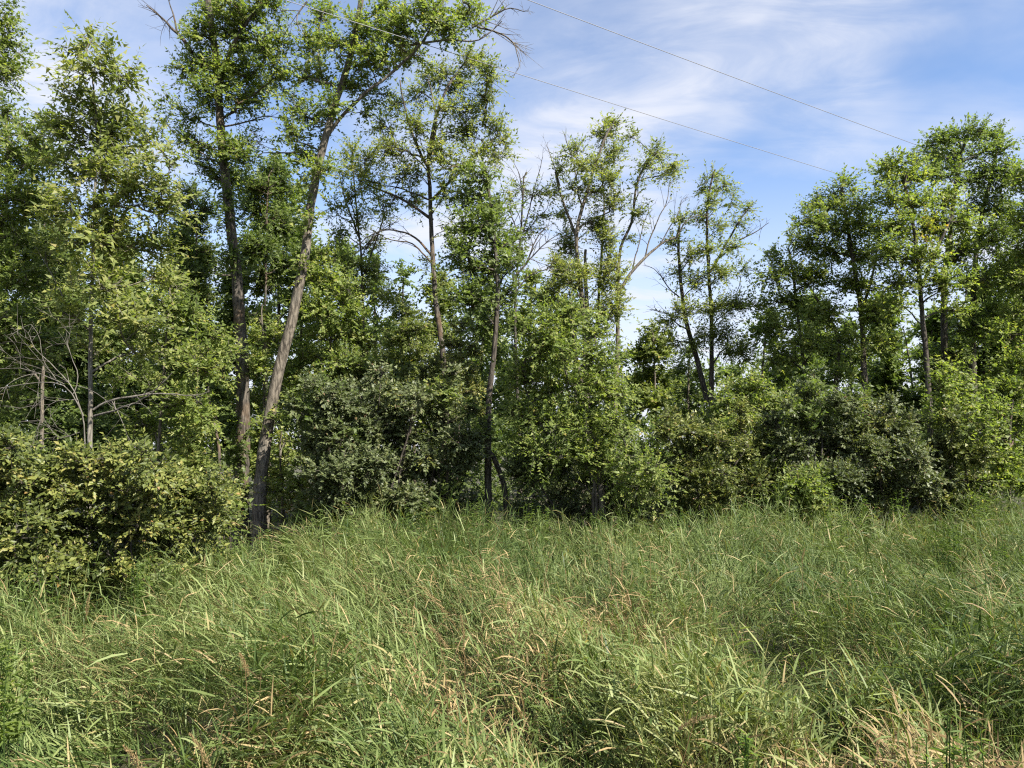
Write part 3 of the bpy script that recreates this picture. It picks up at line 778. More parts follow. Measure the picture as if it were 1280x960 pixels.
# ------------------------------------------------------------------ young trees under and between them
YOUNG = "young trees between the trunks"
young = [
    # label, Y, stem, blobs, species, tone, dens
    ("light-green young tree filling the space under the slender pale-trunked tree", 11.5, [(196, 620), (200, 520), (206, 430), (212, 360)],
     [(212, 356, 28, 14), (190, 384, 34, 16), (232, 392, 28, 16), (170, 420, 30, 14), (214, 430, 34, 16), (240, 454, 22, 14), (196, 476, 34, 14), (150, 470, 20, 12), (226, 506, 30, 16), (190, 530, 34, 18), (238, 550, 24, 18)], 'fresh', -.02, 26),
    ("leafy sapling with bright sprays crossing in front of the straight dark trunk", 10.8, [(276, 640), (274, 560), (262, 500), (258, 440)],
     [(262, 420, 22, 10), (282, 440, 22, 10), (244, 444, 20, 10), (262, 462, 30, 10), (236, 500, 20, 14), (250, 520, 22, 14), (246, 580, 22, 16)], 'fresh', .08, 30),
    ("bright young tree between the leaning trunk and the dark glossy shrubs", 12.2, [(412, 620), (410, 540), (412, 470), (416, 400), (412, 350)],
     [(412, 322, 18, 16), (400, 350, 22, 16), (430, 366, 18, 14), (402, 386, 28, 16), (440, 396, 24, 14), (414, 420, 34, 14), (454, 426, 20, 12), (392, 446, 24, 14), (434, 456, 30, 12), (400, 480, 26, 14), (366, 470, 14, 20), (440, 490, 24, 14), (376, 500, 20, 16)], 'fresh', .06, 30),
    ("young tree with leaf sprays between the two big trunks", 12.6, [(334, 640), (332, 540), (330, 440), (328, 380)],
     [(326, 398, 16, 14), (316, 424, 12, 16), (342, 420, 14, 14), (322, 460, 16, 16), (318, 500, 16, 18), (328, 540, 16, 18), (316, 580, 14, 16)], 'fresh', .10, 32),
    ("dim green tree behind the straight dark trunk, leaves dense and dark", 14.5, [(336, 620), (334, 500), (332, 380), (334, 280), (336, 220)],
     [(340, 214, 18, 10), (326, 236, 22, 16), (352, 238, 16, 18), (318, 262, 22, 18), (346, 280, 24, 20), (322, 310, 26, 20), (352, 330, 18, 18), (330, 352, 28, 20), (250, 330, 20, 20), (310, 230, 16, 12)], 'deep', .02, 44),
    ("dark leafy tree left of the straight dark trunk", 14.0, [(240, 620), (242, 480), (244, 380), (246, 290), (240, 250)],
     [(236, 246, 20, 14), (256, 262, 14, 12), (240, 280, 26, 18), (222, 304, 22, 16), (258, 320, 18, 18), (236, 344, 30, 18), (254, 372, 20, 16), (216, 352, 20, 14)], 'deep', .12, 40),
    ("dark tree behind the pale slender sapling at the left", 13.0, [(52, 620), (54, 480), (60, 380), (56, 280), (62, 220)],
     [(62, 160, 20, 12, .8), (58, 200, 22, 18, .8), (50, 250, 28, 18), (76, 284, 20, 16), (46, 300, 34, 20), (80, 330, 26, 18), (40, 350, 34, 20), (74, 380, 30, 20), (30, 400, 34, 20), (60, 430, 36, 20), (20, 460, 34, 20)], 'deep', .12, 40),
    ("olive young tree right of the slim straight tree, catching the sun", 12.0, [(572, 620), (574, 540), (578, 470), (576, 420)],
     [(578, 408, 16, 12), (566, 430, 16, 12), (590, 436, 16, 14), (574, 458, 26, 12), (590, 482, 20, 12), (564, 486, 18, 12), (580, 512, 26, 12)], 'olive', .12, 40),
    ("feathery light sapling behind the slim straight trunk", 14.5, [(520, 620), (516, 520), (512, 440), (506, 400)],
     [(506, 392, 16, 10), (518, 412, 18, 10), (500, 424, 20, 12), (526, 440, 18, 12), (508, 456, 26, 12), (480, 452, 18, 12), (530, 474, 18, 12), (498, 484, 26, 12)], 'ash', -.05, 38),
    ("leafy green sapling in front of the sparse double-stemmed tree", 12.5, [(925, 640), (926, 570), (930, 510), (934, 480)],
     [(922, 486, 20, 10), (946, 484, 20, 10), (910, 506, 22, 12), (944, 510, 28, 12), (976, 500, 18, 12), (926, 534, 32, 12), (968, 532, 26, 12), (984, 516, 14, 14), (900, 530, 16, 14)], 'fresh', .03, 32),
    ("bright-leaved sapling low before the dark trunks at the right", 11.4, [(1184, 640), (1186, 570), (1190, 510), (1188, 470)],
     [(1188, 464, 16, 8), (1176, 482, 18, 10), (1202, 486, 16, 10), (1190, 506, 22, 12), (1216, 512, 16, 12), (1204, 532, 20, 12), (1176, 528, 14, 10), (1230, 536, 12, 10)], 'fresh', .06, 34),
    ("dark sapling filling the lower right corner of the wood", 11.8, [(1262, 640), (1262, 560), (1266, 500)],
     [(1262, 500, 22, 12), (1246, 520, 18, 12), (1280, 524, 20, 14), (1256, 546, 26, 14), (1286, 560, 18, 16), (1262, 578, 24, 14), (1250, 604, 18, 12), (1280, 606, 20, 12)], 'fresh', -.02, 32),
    ("thin green tree just right of the sky gap", 17.0, [(858, 600), (860, 500), (862, 440)],
     [(862, 440, 14, 10), (852, 462, 14, 12), (872, 470, 14, 12), (858, 492, 20, 12), (880, 500, 18, 12), (850, 516, 18, 12), (872, 528, 22, 12)], 'deep', .12, 30),
]
for i, (lab, Y, st, bl, sp, tone, dens) in enumerate(young):
    plant("young_tree", lab, "young tree", Y, [(st, 6.5, 2)], bl, sp, dens=dens, tone=tone, seed=40 + i, group=YOUNG, bark='bark_grey' if i % 3 else 'bark_brown', rise=.6, tip_r=.0035)

# ------------------------------------------------------------------ trees deeper in the wood
back = [
    # label, px, top y, Y, half width px, foliage low y, species, tone, dens
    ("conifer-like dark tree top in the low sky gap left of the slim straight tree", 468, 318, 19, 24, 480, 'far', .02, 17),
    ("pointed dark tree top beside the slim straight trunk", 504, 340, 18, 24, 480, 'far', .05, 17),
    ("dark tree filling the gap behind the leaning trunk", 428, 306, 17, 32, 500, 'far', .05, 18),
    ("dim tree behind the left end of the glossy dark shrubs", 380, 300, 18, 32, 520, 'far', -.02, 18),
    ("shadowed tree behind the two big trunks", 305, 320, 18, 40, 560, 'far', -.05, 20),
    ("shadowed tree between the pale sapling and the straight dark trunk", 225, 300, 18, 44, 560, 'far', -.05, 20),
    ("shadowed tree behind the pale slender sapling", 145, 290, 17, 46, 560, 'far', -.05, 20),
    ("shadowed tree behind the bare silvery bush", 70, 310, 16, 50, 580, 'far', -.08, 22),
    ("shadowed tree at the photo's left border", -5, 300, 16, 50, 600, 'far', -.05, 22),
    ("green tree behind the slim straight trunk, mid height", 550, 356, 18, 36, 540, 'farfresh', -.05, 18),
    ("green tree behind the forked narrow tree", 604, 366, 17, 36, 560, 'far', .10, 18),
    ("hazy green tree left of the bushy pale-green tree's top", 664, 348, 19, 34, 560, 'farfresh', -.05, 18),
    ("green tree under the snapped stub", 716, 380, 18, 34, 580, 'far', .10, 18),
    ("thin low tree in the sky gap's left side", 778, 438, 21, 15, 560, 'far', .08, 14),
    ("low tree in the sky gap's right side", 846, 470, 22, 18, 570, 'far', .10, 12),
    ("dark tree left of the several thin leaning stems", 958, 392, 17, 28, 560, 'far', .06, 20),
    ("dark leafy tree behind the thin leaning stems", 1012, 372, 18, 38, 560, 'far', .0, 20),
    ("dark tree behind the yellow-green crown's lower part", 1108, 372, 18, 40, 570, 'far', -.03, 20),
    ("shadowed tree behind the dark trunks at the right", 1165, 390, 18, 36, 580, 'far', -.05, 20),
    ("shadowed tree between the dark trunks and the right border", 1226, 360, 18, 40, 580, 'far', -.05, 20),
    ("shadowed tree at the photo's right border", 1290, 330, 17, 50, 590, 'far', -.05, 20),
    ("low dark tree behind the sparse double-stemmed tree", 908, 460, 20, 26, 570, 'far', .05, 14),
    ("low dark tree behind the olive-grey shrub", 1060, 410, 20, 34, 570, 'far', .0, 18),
]
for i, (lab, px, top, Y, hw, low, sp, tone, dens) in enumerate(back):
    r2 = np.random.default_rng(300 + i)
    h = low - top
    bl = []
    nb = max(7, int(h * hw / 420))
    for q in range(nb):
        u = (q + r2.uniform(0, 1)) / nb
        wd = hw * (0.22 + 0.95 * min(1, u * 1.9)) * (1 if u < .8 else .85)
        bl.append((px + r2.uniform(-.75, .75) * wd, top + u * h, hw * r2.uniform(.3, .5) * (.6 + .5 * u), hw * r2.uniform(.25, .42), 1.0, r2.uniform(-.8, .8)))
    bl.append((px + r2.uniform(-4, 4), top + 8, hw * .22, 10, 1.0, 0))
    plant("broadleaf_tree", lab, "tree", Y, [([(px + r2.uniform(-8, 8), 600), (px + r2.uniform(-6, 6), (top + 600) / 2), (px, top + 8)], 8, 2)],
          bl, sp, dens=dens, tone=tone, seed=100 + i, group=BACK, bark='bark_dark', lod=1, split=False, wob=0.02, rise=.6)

# ------------------------------------------------------------------ shrubs
shrubs = [
    # label, Y, foot px, blobs, species, tone, dens
    ("dark green corner of the shrub bank, cut off by the left border above the grass", 6.2, (-5, 720), [(-15, 574, 44, 22), (20, 604, 40, 24), (-20, 634, 50, 30), (30, 654, 40, 26), (-10, 684, 50, 24), (36, 698, 36, 20)], 'olive', -.18, 42),
    ("yellow-green rounded shrub under the pale slender sapling", 6.8, (150, 700), [(110, 584, 40, 18), (150, 580, 34, 18), (80, 614, 40, 22), (134, 618, 48, 24), (184, 608, 34, 22), (70, 654, 36, 24), (120, 660, 48, 24), (172, 654, 44, 24), (90, 694, 44, 18), (150, 698, 48, 18)], 'olive', -.06, 40),
    ("olive shrub sloping down to the right towards the leaning trunk", 7.6, (236, 680), [(206, 610, 30, 16), (236, 622, 30, 18), (260, 636, 22, 14), (206, 650, 36, 20), (246, 658, 30, 18), (270, 654, 16, 14), (200, 682, 34, 14), (240, 690, 34, 12)], 'olive', -.02, 40),
    ("low brownish shrub tip nearest the foot of the leaning trunk", 8.6, (272, 650), [(270, 622, 14, 10), (280, 638, 12, 12), (260, 640, 14, 12)], 'olive', .06, 44),
    ("glossy dark shrub just right of the leaning trunk", 10.4, (410, 640), [(392, 520, 26, 16), (420, 510, 26, 16), (392, 550, 18, 20), (414, 546, 32, 20), (440, 540, 20, 20), (400, 588, 20, 20), (424, 590, 34, 22), (412, 622, 26, 14)], 'dogwood', .0, 52),
    ("glossy dark shrub with grey highlights at the centre of the shrub row", 10.6, (480, 640), [(470, 508, 28, 14), (500, 516, 26, 16), (456, 540, 28, 18), (496, 546, 32, 20), (464, 580, 32, 20), (506, 584, 32, 20), (470, 618, 34, 16), (514, 622, 28, 14)], 'dogwood', .02, 52),
    ("brown-tinged shrub left of the forked narrow tree's foot", 10.9, (556, 640), [(540, 510, 26, 14), (566, 520, 22, 14), (534, 544, 26, 18), (570, 550, 24, 18), (544, 584, 28, 18), (580, 584, 20, 18), (552, 616, 28, 14), (590, 560, 12, 20)], 'dogwood', .06, 48),
    ("dark shrub with bare lower twigs below the bushy pale-green tree", 10.8, (712, 650), [(690, 590, 30, 14), (730, 596, 30, 14), (762, 606, 26, 14), (700, 616, 30, 12), (744, 624, 36, 10), (790, 622, 24, 10), (660, 600, 18, 12)], 'dogwood', -.02, 40),
    ("olive-grey shrub right of the bushy pale-green tree", 10.7, (880, 645), [(860, 560, 26, 16), (890, 556, 26, 16), (846, 592, 26, 18), (884, 592, 34, 20), (918, 580, 24, 20), (860, 622, 32, 14), (904, 618, 32, 14), (938, 610, 18, 16)], 'olive', -.14, 46),
    ("olive shrub with a reddish tinge between the two darker right-hand shrubs", 11.2, (950, 640), [(936, 556, 24, 14), (964, 562, 22, 16), (944, 592, 26, 16), (972, 596, 20, 16), (950, 620, 28, 12)], 'olive', -.10, 46),
    ("darkest glossy shrub under the thin leaning stems", 11.0, (1030, 636), [(1010, 528, 28, 14), (1044, 520, 28, 14), (990, 556, 26, 18), (1030, 558, 36, 20), (1066, 548, 24, 18), (1000, 594, 30, 18), (1044, 596, 36, 18), (1016, 620, 34, 10), (1060, 618, 24, 10)], 'dogwood', -.06, 52),
    ("broad dark olive shrub behind the far grass at the right", 11.2, (1130, 632), [(1090, 530, 26, 14), (1120, 540, 26, 14), (1090, 566, 30, 18), (1136, 570, 32, 18), (1172, 566, 22, 16), (1096, 602, 32, 16), (1146, 602, 34, 16), (1180, 596, 18, 16)], 'dogwood', .03, 50),
    ("grey-green shrub by the dark sapling at the right border", 11.4, (1214, 632), [(1200, 560, 20, 14), (1222, 572, 18, 14), (1200, 596, 22, 16), (1228, 604, 18, 14), (1212, 618, 24, 8)], 'olive', -.12, 48),
    ("tall bush of small leaves rising behind the glossy dark shrubs", 12.4, (450, 620), [(430, 496, 26, 12), (464, 484, 26, 12), (500, 486, 26, 12), (400, 500, 22, 12), (536, 494, 20, 12)], 'olive', -.08, 44),
    ("bright light-green low bush at the grass edge before the darkest shrub", 10.3, (1000, 640), [(994, 610, 9, 6), (1008, 620, 12, 7), (984, 626, 10, 7), (1022, 632, 10, 6)], 'box', .0, 60),
]
for i, (lab, Y, foot, bl, sp, tone, dens) in enumerate(shrubs):
    r2 = np.random.default_rng(500 + i)
    x0, x1 = min(b[0] - b[2] for b in bl), max(b[0] + b[2] for b in bl)
    yb = max(b[1] + b[3] for b in bl)
    bl = bl + [(x0 + (x1 - x0) * (q + .5) / 4, yb + 4, (x1 - x0) * .16, 16 if Y > 8 else 26, .9, .15) for q in range(4)]
    bl = [(b[0], b[1], b[2] * 1.1, b[3] * 1.08) + tuple(b[4:]) for b in bl]
    ymin = min(b[1] - b[3] for b in bl)
    for q in range(int((x1 - x0) / 9)):          # shoots standing out of the outline
        sx = r2.uniform(x0, x1)
        tops = [b[1] - b[3] for b in bl if abs(b[0] - sx) < b[2]]
        if tops:
            bl.append((sx, min(tops) + (4 if Y > 8 else 16) - r2.uniform(-4, 10), r2.uniform(3, 7), r2.uniform(6, 15), 1.6))
    mix = [(b[0], b[1], b[2] * .8, b[3] * .8, 1.0, -.25) for b in bl if r2.random() < .35]
    ex = [(mix, ('fresh', 'deep', 'olive')[i % 3] if Y > 8 else 'olive', 13, .08)] if mix else ()
    st = []
    for q in range(5):
        b = bl[r2.integers(0, len(bl))]
        fx = foot[0] + r2.uniform(-26, 26)
        st.append(([(fx, 660 if Y > 8 else 760), (0.5 * fx + 0.5 * b[0] + r2.uniform(-6, 6), 0.5 * (b[1] + 660)), (b[0], b[1])], 4.5, 1.6))
    plant("shrub", lab, "shrub", Y, st, bl, sp, dens=dens, tone=tone, seed=200 + i, group=SHRUBS, bark='bark_dark', foliage='foliage', stem_name='stem', depth=None, split=False, lo=.2, tip_r=.003, rise=.5,
          mult=1.1, extra=ex)

plant("turning_sapling", "small yellowing sapling with a few orange leaves at the leaning tree's foot", "sapling", 11.6,
      [([(352, 650), (352, 600), (350, 560), (352, 540)], 5, 2)],
      [(352, 552, 12, 12), (362, 574, 16, 12), (346, 590, 14, 14), (372, 604, 14, 14), (352, 616, 18, 10), (374, 628, 12, 8)], 'fresh', dens=26, tone=.22, seed=70, bark='bark_brown', group=YOUNG,
      extra=[([(368, 626, 12, 8, 1, -.2), (372, 636, 8, 4, 1, -.2), (350, 600, 10, 14, .5, -.2), (382, 612, 8, 10, .5, -.2)], 'autumn', 34, .05, "yellow and orange turning leaves")])

# ------------------------------------------------------------------ low growth under the trees and the wood beyond, seen as one mass each
def mass(name, label, n, xr, yr, zf, sp, tone, seed, lscale, trunks=0):
    rng = np.random.default_rng(seed)
    A, T = Acc(), Acc()
    y = rng.uniform(*yr, n); x = rng.uniform(xr[0], xr[1], n) * y / yr[1]
    top = zf(x / y * FPX + 640, y)
    z = ground_z(x, y) + np.maximum(.1, top * rng.random(n) ** .7)
    clumps(A, T, np.stack([x, y, z], 1), nrm(rng.normal(size=(n, 3)) + np.array([0, -.3, .5])), sp, rng, tone=tone, lod=2, twigs=False, lscale=lscale)
    o = link(name, A.mesh(name, M[SPECIES[sp]['mat']], False))
    tag(o, label, "undergrowth" if name == "undergrowth" else "wood", None, "stuff")
    if trunks:
        B = Acc()
        for q in range(trunks):
            yy = rng.uniform(*yr); xx = rng.uniform(*xr) * yy / yr[1]
            hh = float(zf(np.array([xx / yy * FPX + 640]), np.array([yy]))[0]) * rng.uniform(.7, 1.05)
            l = rng.normal(0, .25, 2)
            u = np.linspace(0, 1, 6)[:, None]
            P = np.array([xx, yy, float(ground_z(xx, yy)) - .05]) + np.array([l[0], l[1], hh]) * u + rng.normal(size=(6, 3)) * .05
            tube(B, P, np.linspace(.07, .02, 6) * rng.uniform(.5, 1.2), 5)
        s = link("stems", B.mesh("stems", M['bark_dark']), o)
        tag(s, kind="stuff")


def top_under(px, y):
    return np.interp(px, [0, 340, 400, 620, 760, 800, 860, 1100, 1280], [2.3, 2.2, 2.0, 2.0, 1.9, 1.5, 1.6, 2.3, 2.6]) * (0.7 + .6 * vnoise(px * .02, y, .8, 61))


def top_far(px, y):
    t = np.interp(px, [0, 300, 440, 520, 700, 770, 800, 850, 950, 1100, 1280], [385, 385, 398, 400, 408, 475, 500, 490, 450, 440, 400])
    t = t + 60 * (vnoise(px * .03, y * .3, 1.0, 62) - .5)
    return (HORIZON - t) / FPX * y + 1.7


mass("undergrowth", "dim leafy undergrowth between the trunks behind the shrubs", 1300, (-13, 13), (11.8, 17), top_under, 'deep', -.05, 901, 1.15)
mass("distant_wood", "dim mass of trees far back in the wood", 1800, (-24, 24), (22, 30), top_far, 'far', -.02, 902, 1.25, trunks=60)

# ------------------------------------------------------------------ grass
def px_of(x, y, z):
    d = np.stack([x, y, z - EYE[2]], -1)
    f = d[..., 1] * math.cos(PITCH) + d[..., 2] * math.sin(PITCH)
    u = d[..., 2] * math.cos(PITCH) - d[..., 1] * math.sin(PITCH)
    return 640 + FPX * d[..., 0] / f, 480 - FPX * u / f


# hollows and dry patches as places on the ground (x, y, radius, amount)
def spot(px, py, h=0.82):
    """ground place of a grass top seen at a photo pixel"""
    v = (480 - py) / FPX
    s = math.sin(PITCH) + v * math.cos(PITCH); c = math.cos(PITCH) - v * math.sin(PITCH)
    Y = (h - EYE[2]) / s * c
    return np.array([(px - 640) / FPX * Y / c, Y])


HOLLOWS = [(*spot(905, 866), .58, 1.0), (*spot(968, 718), .45, .9), (*spot(760, 790), .30, .7), (*spot(1215, 800), .38, .8), (*spot(420, 800), .34, .7), (*spot(1190, 690), .4, .6), (*spot(235, 830), .3, .6), (*spot(1050, 800), .3, .7), (*spot(725, 690), .5, .7), (*spot(60, 760), .4, .5), (*spot(560, 850), .26, .6)]
DRY = [(*spot(690, 720), .75, .45), (*spot(1190, 900), .65, 1.0), (*spot(1050, 880), .5, 1.0), (*spot(775, 710), .35, .8), (*spot(620, 760), .4, .6), (*spot(1000, 850), .40, .8), (*spot(150, 900), .25, .45), (*spot(640, 940), .25, .5), (*spot(1250, 860), .5, .9), (*spot(880, 930), .25, .45), (*spot(330, 790), .3, .3)]


def patch(x, y, items, deep=0):
    s = np.zeros_like(x)
    for (cx, cy_, r, a) in items:
        s = np.maximum(s, a * np.exp(-(((x - cx) / r) ** 2 + ((y - cy_ + .55 * deep * r) / (r * (1 + .6 * deep))) ** 2) ** 1.5))
    return s


def mound(x, y):
    """tussocks: rounded tops with narrow dark troughs between"""
    wx = x + .5 * (vnoise(x, y, 1.2, 24) - .5); wy = y + .5 * (vnoise(x, y, 1.2, 25) - .5)
    r = 1 - np.abs(2 * vnoise(wx, wy, 1.05, 23) - 1)
    r2 = 1 - np.abs(2 * vnoise(wx, wy, 2.3, 27) - 1)
    return np.clip(1 - 1.0 * np.maximum(0, r - .62) / .38 - .45 * np.maximum(0, r2 - .75) / .25, 0, 1)


def canopy_h(x, y):
    h = 0.84 + 0.78 * (vnoise(x, y, 1.2, 21) - .5) + 0.24 * (vnoise(x, y, 2.3, 22) - .5)
    h = h * (0.28 + 0.72 * mound(x, y))
    return h * (1 - 0.88 * patch(x, y, HOLLOWS, 1))


def far_edge(x):
    """depth at which the meadow ends against shrubs"""
    e = np.interp(x, [-9, -4.5, -3.6, -2.8, -2.2, -1, 1, 3, 6, 10], [7.3, 7.4, 7.8, 8.8, 10.3, 10.9, 10.8, 11.0, 11.6, 12.0])
    return e + 0.5 * (vnoise(x, x * 0 + 3, 1.1, 31) - .5)


def ribbons(acc, base, d0, length, width, bend, twist, tint, seg):
    """grass blades: base (n,3), start direction d0 (n,3), bend = droop angle"""
    n = len(base)
    horiz = np.stack([d0[:, 0], d0[:, 1], np.zeros(n)], 1) + 1e-4
    horiz = nrm(horiz)
    el0 = np.arcsin(np.clip(d0[:, 2], -1, 1))
    u = np.linspace(0, 1, seg + 1)
    P = [base]; cur = base
    cents, widths = [base], [np.full(n, 1.0) * .55]
    for k in range(1, seg + 1):
        el = el0 - bend * (u[k] ** 1.35)
        dv = horiz * np.cos(el)[:, None] + np.array([0, 0, 1.0]) * np.sin(el)[:, None]
        cur = cur + dv * (length / seg)[:, None]
        cents.append(cur); widths.append(np.full(n, max(0.0, 1 - u[k] ** 2.2)) * 1.0)
    sd = np.stack([-horiz[:, 1], horiz[:, 0], np.zeros(n)], 1)
    tw = np.stack([horiz[:, 0], horiz[:, 1], np.zeros(n)], 1) * 0.3 + np.array([0, 0, 1.0])
    sd = nrm(sd * np.cos(twist)[:, None] + tw * np.sin(twist)[:, None])
    V = []
    for k in range(seg):
        w = (width * widths[k] * 0.5)[:, None]
        V += [cents[k] - sd * w, cents[k] + sd * w]
    V.append(cents[seg])
    V = np.stack(V, 1)
    m = V.shape[1]
    i = (np.arange(n) * m)[:, None]
    q = [i + np.array([[2 * k, 2 * k + 1, 2 * k + 3, 2 * k + 2]]) for k in range(seg - 1)]
    off = acc.n
    acc.add(V.reshape(-1, 3), np.concatenate(q), np.tile(tint, seg - 1))
    t = i + np.array([[2 * seg - 2, 2 * seg - 1, 2 * seg]])
    acc.f[3].append(t + off); acc.t[3].append(tint.astype(np.float32))


def sow(y0, y1, dens, rng):
    xm = (y1 + 1.0) * 0.72 + 1.4
    n = int(dens * (2 * xm) * (y1 - y0))
    x = rng.uniform(-xm, xm, n); y = rng.uniform(y0, y1, n)
    lim = np.abs(x) < y * 0.70 + 1.3
    x, y = x[lim], y[lim]
    k = (y < far_edge(x)) & (rng.random(len(x)) < .28 + .72 * mound(x, y) * (1 - .6 * patch(x, y, HOLLOWS, 1)))
    return x[k], y[k]


def lean_field(x, y):
    a = 2 * math.pi * vnoise(x, y, .7, 41) * 1.3 + 0.8
    s = 0.08 + 1.05 * vnoise(x, y, 1.0, 42) ** 1.5
    # the wind has laid the meadow over towards the left
    return np.cos(a) * s - 0.20, np.sin(a) * s - 0.05


GREEN, STRAW = Acc(), Acc()


def shoots(y0, y1, dens, leaves, seg, wmul, rng):
    x, y = sow(y0, y1, dens, rng)
    n = len(x)
    z = ground_z(x, y)
    h = canopy_h(x, y) * rng.uniform(.70, 1.10, n)
    lx, ly = lean_field(x, y)
    lx = lx + rng.normal(0, .16, n); ly = ly + rng.normal(0, .16, n)
    dry = patch(x, y, DRY)
    tone = 0.38 + 0.30 * (vnoise(x, y, 1.1, 51) - .5) + 0.26 * (vnoise(x, y, 3.1, 54) - .5) + 0.22 * (vnoise(x, y, .35, 52) - .5) + rng.normal(0, .05, n)
    isdry = rng.random(n) < (0.045 + 0.80 * dry + 0.05 * (vnoise(x, y, 1.9, 53) > .72))
    # stems (curve outward with height)
    def stem_at(u):
        return np.stack([x + lx * h * u ** 1.8, y + ly * h * u ** 1.8, z + h * u * (1 - 0.30 * np.hypot(lx, ly) * u)], 1)
    for dryflag, acc in ((False, GREEN), (True, STRAW)):
        s = isdry == dryflag
        if not s.any():
            continue
        ns = s.sum()
        # culm
        pts = [stem_at(u)[s] for u in (0.0, .45, .98)]
        ang = rng.uniform(0, 2 * math.pi, ns)
        sd = np.stack([np.cos(ang), np.sin(ang) * .3, np.zeros(ns)], 1) * 0.0022 * wmul
        V = np.stack([pts[0] - sd, pts[0] + sd, pts[1] - sd, pts[1] + sd, pts[2] - sd * .5, pts[2] + sd * .5], 1)
        i = (np.arange(ns) * 6)[:, None]
        f = np.concatenate([i + np.array([[0, 1, 3, 2]]), i + np.array([[2, 3, 5, 4]])])
        acc.add(V.reshape(-1, 3), f, np.tile(np.clip(tone[s] + .12, 0, .8), 2))
        # leaves up the culm
        phi0 = rng.uniform(0, 2 * math.pi, n)
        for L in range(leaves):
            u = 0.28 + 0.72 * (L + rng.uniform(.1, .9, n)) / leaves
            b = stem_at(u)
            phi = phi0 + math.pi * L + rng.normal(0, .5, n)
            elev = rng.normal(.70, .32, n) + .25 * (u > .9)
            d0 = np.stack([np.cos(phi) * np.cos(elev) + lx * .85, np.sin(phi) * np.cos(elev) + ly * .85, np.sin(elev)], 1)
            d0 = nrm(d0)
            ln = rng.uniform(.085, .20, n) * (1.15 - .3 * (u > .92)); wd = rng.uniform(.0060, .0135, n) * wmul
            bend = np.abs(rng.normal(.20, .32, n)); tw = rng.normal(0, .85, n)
            tt = tone + rng.normal(0, .17, n) - .12 * (u < .5)  # lower leaves tinted darker: shade inside the canopy put into their colour
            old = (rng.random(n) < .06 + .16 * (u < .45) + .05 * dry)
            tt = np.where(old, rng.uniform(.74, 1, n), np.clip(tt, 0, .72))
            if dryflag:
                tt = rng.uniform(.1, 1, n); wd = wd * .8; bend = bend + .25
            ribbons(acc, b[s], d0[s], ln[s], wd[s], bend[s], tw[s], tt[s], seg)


rg = np.random.default_rng(77)
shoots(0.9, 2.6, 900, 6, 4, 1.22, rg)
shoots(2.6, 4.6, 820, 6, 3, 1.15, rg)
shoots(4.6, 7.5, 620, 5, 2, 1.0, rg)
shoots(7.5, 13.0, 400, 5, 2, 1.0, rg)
tag(link("grass", GREEN.mesh("grass", M['grass'], False)), "tall green meadow grass covering the whole front of the scene", "grass", None, "stuff")
tag(link("dry_grass", STRAW.mesh("dry_grass", M['straw'], False)), "straw-coloured dry grass mixed through the green meadow", "grass", None, "stuff")

# ------------------------------------------------------------------ grass plumes that stand out one by one
plumes = [
    ("pale feathery grass plume leaning in the middle of the meadow", 546, 784, .16, -.35), ("straw grass plume at the middle, just right of the pale feathery one", 578, 776, .13, -.1),
    ("upright tan plume of the pair below the bushy pale-green tree", 778, 705, .22, .05), ("tan plume of the pair below the bushy tree, the shorter one", 762, 700, .17, -.1),
    ("pale plume at the bottom edge of the meadow, left of centre", 250, 925, .15, -.25), ("drooping straw plume at the bottom left", 170, 938, .15, -.3),
    ("thin straw plume before the shrub bank at the left", 110, 748, .14, .1), ("straw plume amid the dry patch left of the bushy tree's foot", 682, 712, .20, .1),
    ("pale upright plume near the far edge of the meadow at the right", 1004, 690, .14, .1), ("tan plume close to the dark hollow", 872, 890, .12, .6),
    ("thin brown plume before the brownish low bush", 852, 668, .2, 0.05), ("small plume in the green grass left of centre", 305, 822, .11, -.2),
]
for i, (lab, px, py, L, lean) in enumerate(plumes):
    r2 = np.random.default_rng(700 + i)
    g = spot(px, py, .82)
    top = at(px, py, g[1])
    gz = float(ground_z(g[0], g[1]))
    root = bpy.data.objects.new("grass_plume", None); COL.objects.link(root)
    base = np.array([g[0] - lean * .12, g[1], gz]); root.location = base
    tag(root, lab, "grass plume", "grass plumes standing above the meadow")
    u = np.linspace(0, 1, 9)[:, None]
    Q = base + (top - base) * u + np.array([-lean * .10, 0, .03]) * (np.sin(u * math.pi))
    A = Acc(); tube(A, Q - base, np.linspace(.0028, .0014, 9), 4)
    link("stalk", A.mesh("stalk", M['straw']), root)
    B = Acc()
    n = 300
    t = r2.random(n)
    ax = nrm(np.array([[lean, -.1, 1.0 - abs(lean) * .7]]))[0]
    c = top - ax * L * .75 + ax * (L * t)[:, None] + np.array([lean, 0, -abs(lean)]) * (t ** 2 * L * .5)[:, None]
    rad = .011 * np.sin(np.clip(t * .9 + .1, 0, 1) * math.pi)[:, None]
    d = nrm(r2.normal(size=(n, 3)))
    leaf_soup(B, c + d * rad * r2.random((n, 1)), ax + d * .6 + r2.normal(size=(n, 3)) * .15, r2.normal(size=(n, 3)), r2.uniform(.006, .012, n), r2.uniform(.0014, .0026, n), r2.uniform(.35, 1, n), 1)
    B.v = [v - base.astype(np.float32) for v in B.v]
    tag(link("seed_head", B.mesh("seed_head", M['straw'], False), root), kind='stuff')

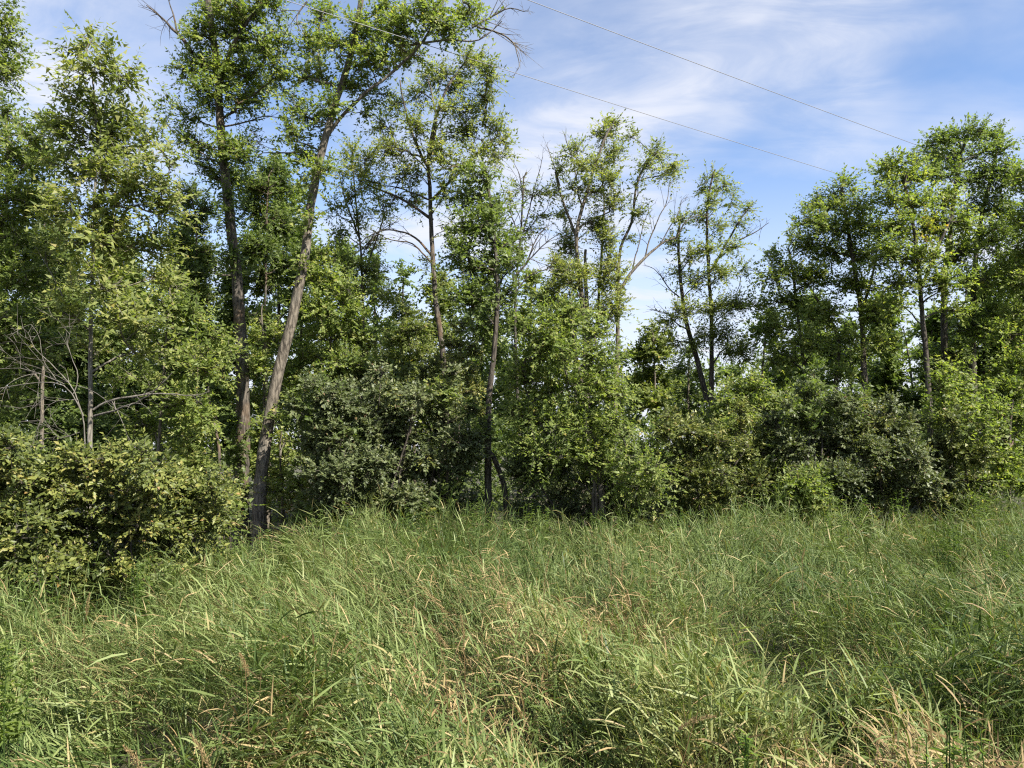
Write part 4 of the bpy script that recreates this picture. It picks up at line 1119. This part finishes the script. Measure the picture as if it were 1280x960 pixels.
# ------------------------------------------------------------------ broad-leaved weeds in the grass
weeds = [
    ("dome of feathery light-green weeds at the wood's edge, left of the dark gap", 510, 655, 9.4, 46, 34, .10), ("light-green weed clump beneath the glossy dark shrubs", 446, 664, 9.2, 34, 26, .14),
    ("dark leafy weed standing above the far grass at the right", 1182, 668, 8.2, 22, 34, -.3), ("low leafy weed before the yellowing sapling", 352, 672, 8.8, 34, 20, .0),
    ("leafy weed clump where the olive shrub meets the grass", 290, 690, 7.4, 34, 26, -.05), ("small broad-leaved weed at the lower right corner", 1192, 920, 2.6, 40, 34, .05),
    ("pale leafy weed at the left border of the meadow", 22, 812, 3.9, 40, 22, .3), ("weed clump before the olive-grey shrub", 842, 650, 9.6, 22, 26, -.1),
    ("green weed clump right of the bright light-green low bush", 1042, 648, 9.6, 20, 14, .1), ("small leafy weed low in the middle foreground", 950, 940, 2.5, 36, 26, .05),
    ("tall leafy weed at the foot of the forked narrow tree", 596, 640, 9.8, 18, 22, .05), ("pale weed clump under the bushy pale-green tree's left side", 668, 642, 9.8, 22, 18, .12),
    ("leafy weed under the bushy pale-green tree's right side", 760, 646, 9.8, 26, 16, .0), ("weed with upright stalks left of the bright light-green low bush", 944, 640, 9.9, 22, 20, -.05),
    ("weed clump in front of the darkest glossy shrub", 1076, 634, 10.2, 22, 16, .05), ("tall thin weed before the broad dark olive shrub", 1128, 626, 10.3, 14, 24, -.05),
    ("weed clump by the grey-green shrub at the right", 1226, 622, 10.5, 22, 18, .08), ("leafy weed before the glossy dark shrub's left end", 398, 650, 9.6, 22, 18, .02),
    ("nettle-like weed before the yellow-green rounded shrub", 196, 712, 6.0, 40, 26, .0), ("leafy weed before the dark green corner of the shrub bank", 40, 722, 5.6, 44, 26, -.05),
    ("grey-green weed in front of the grass hollow at the right border", 1258, 700, 7.0, 26, 30, -.15),
]
for i, (lab, px, py, Y, rx, ry, tone) in enumerate(weeds):
    r2 = np.random.default_rng(800 + i)
    c = at(px, py, Y); g = float(ground_z(c[0], c[1]))
    base = np.array([c[0], c[1], g])
    root = bpy.data.objects.new("weed", None); COL.objects.link(root); root.location = base
    tag(root, lab, "weed", "leafy weeds in the meadow")
    k = Y / FPX
    B = Acc()
    nst = int(np.clip(rx * k / .022, 6, 26))
    for q in range(nst):
        th = r2.uniform(0, 2 * math.pi); rr = math.sqrt(r2.random())
        tip = c + np.array([math.cos(th) * rx * k * rr, math.sin(th) * rx * k * rr * .8, ry * k * (1 - rr ** 2) * r2.uniform(.5, 1.0)])
        ft = base + np.array([math.cos(th) * rr * rx * k * .45, math.sin(th) * rr * rx * k * .4, 0])
        u = np.linspace(0, 1, 7)[:, None]
        Q = ft + (tip - ft) * u + np.array([math.cos(th), math.sin(th), 0]) * .03 * np.sin(u * math.pi)
        A = Acc(); tube(A, Q - base, np.linspace(.004, .0018, 7), 4)
        link("stalk", A.mesh("stalk", M['weed']), root)
        n = 46
        t = r2.uniform(.3, 1, n)
        p = ft + (tip - ft) * t[:, None]
        d = r2.normal(size=(n, 3)) * np.array([1, 1, .35]) + np.array([0, 0, .35])
        Ls = (.03 + .055 * (1.1 - t)) * r2.uniform(.8, 1.3, n)
        leaf_soup(B, p, d, np.array([0, 0, 1.0]) + r2.normal(size=(n, 3)) * .35, Ls, Ls * .24, np.clip(.5 + tone + r2.normal(0, .14, n), 0, 1), 0)
    B.v = [v - base.astype(np.float32) for v in B.v]
    tag(link("foliage", B.mesh("foliage", M['weed'], False), root), kind='stuff')

# ------------------------------------------------------------------ overhead wires
mw, N, L = new_mat("wire_metal")
pb = N.new("ShaderNodeBsdfPrincipled"); pb.inputs["Base Color"].default_value = (.20, .20, .21, 1); pb.inputs["Roughness"].default_value = .6
nz = N.new("ShaderNodeTexNoise"); nz.inputs["Scale"].default_value = 40
bpn = N.new("ShaderNodeBump"); bpn.inputs["Strength"].default_value = .02
L.new(nz.outputs["Fac"], bpn.inputs["Height"]); L.new(bpn.outputs[0], pb.inputs["Normal"])
o = N.new("ShaderNodeOutputMaterial"); L.new(pb.outputs[0], o.inputs["Surface"])


def wire(label, pa, pb_, H):
    def on(px, py):
        v = at(px, py, 1.0) - EYE
        return EYE + v * ((H - EYE[2]) / v[2])
    a, b = on(*pa), on(*pb_)
    d = b - a
    u = np.linspace(-1.6, 4.2, 60)[:, None]
    P = a + d * u
    P[:, 2] += 0.045 * (u[:, 0] - .5) ** 2 - .011
    A = Acc(); tube(A, P - a, np.full(60, .0052), 6)
    w = link("overhead_wire", A.mesh("overhead_wire", mw), None, a)
    tag(w, label, "wire", "overhead wires")


wire("lower overhead wire, crossing in front of the leaning tree's crown", (356, 0), (1050, 218), 7.5)
wire("upper overhead wire, crossing open sky only", (660, 0), (1148, 182), 7.5)
print("LEAVES", NLEAF, "GRASS", sum(len(f) for k in (3, 4) for f in GREEN.f[k]))
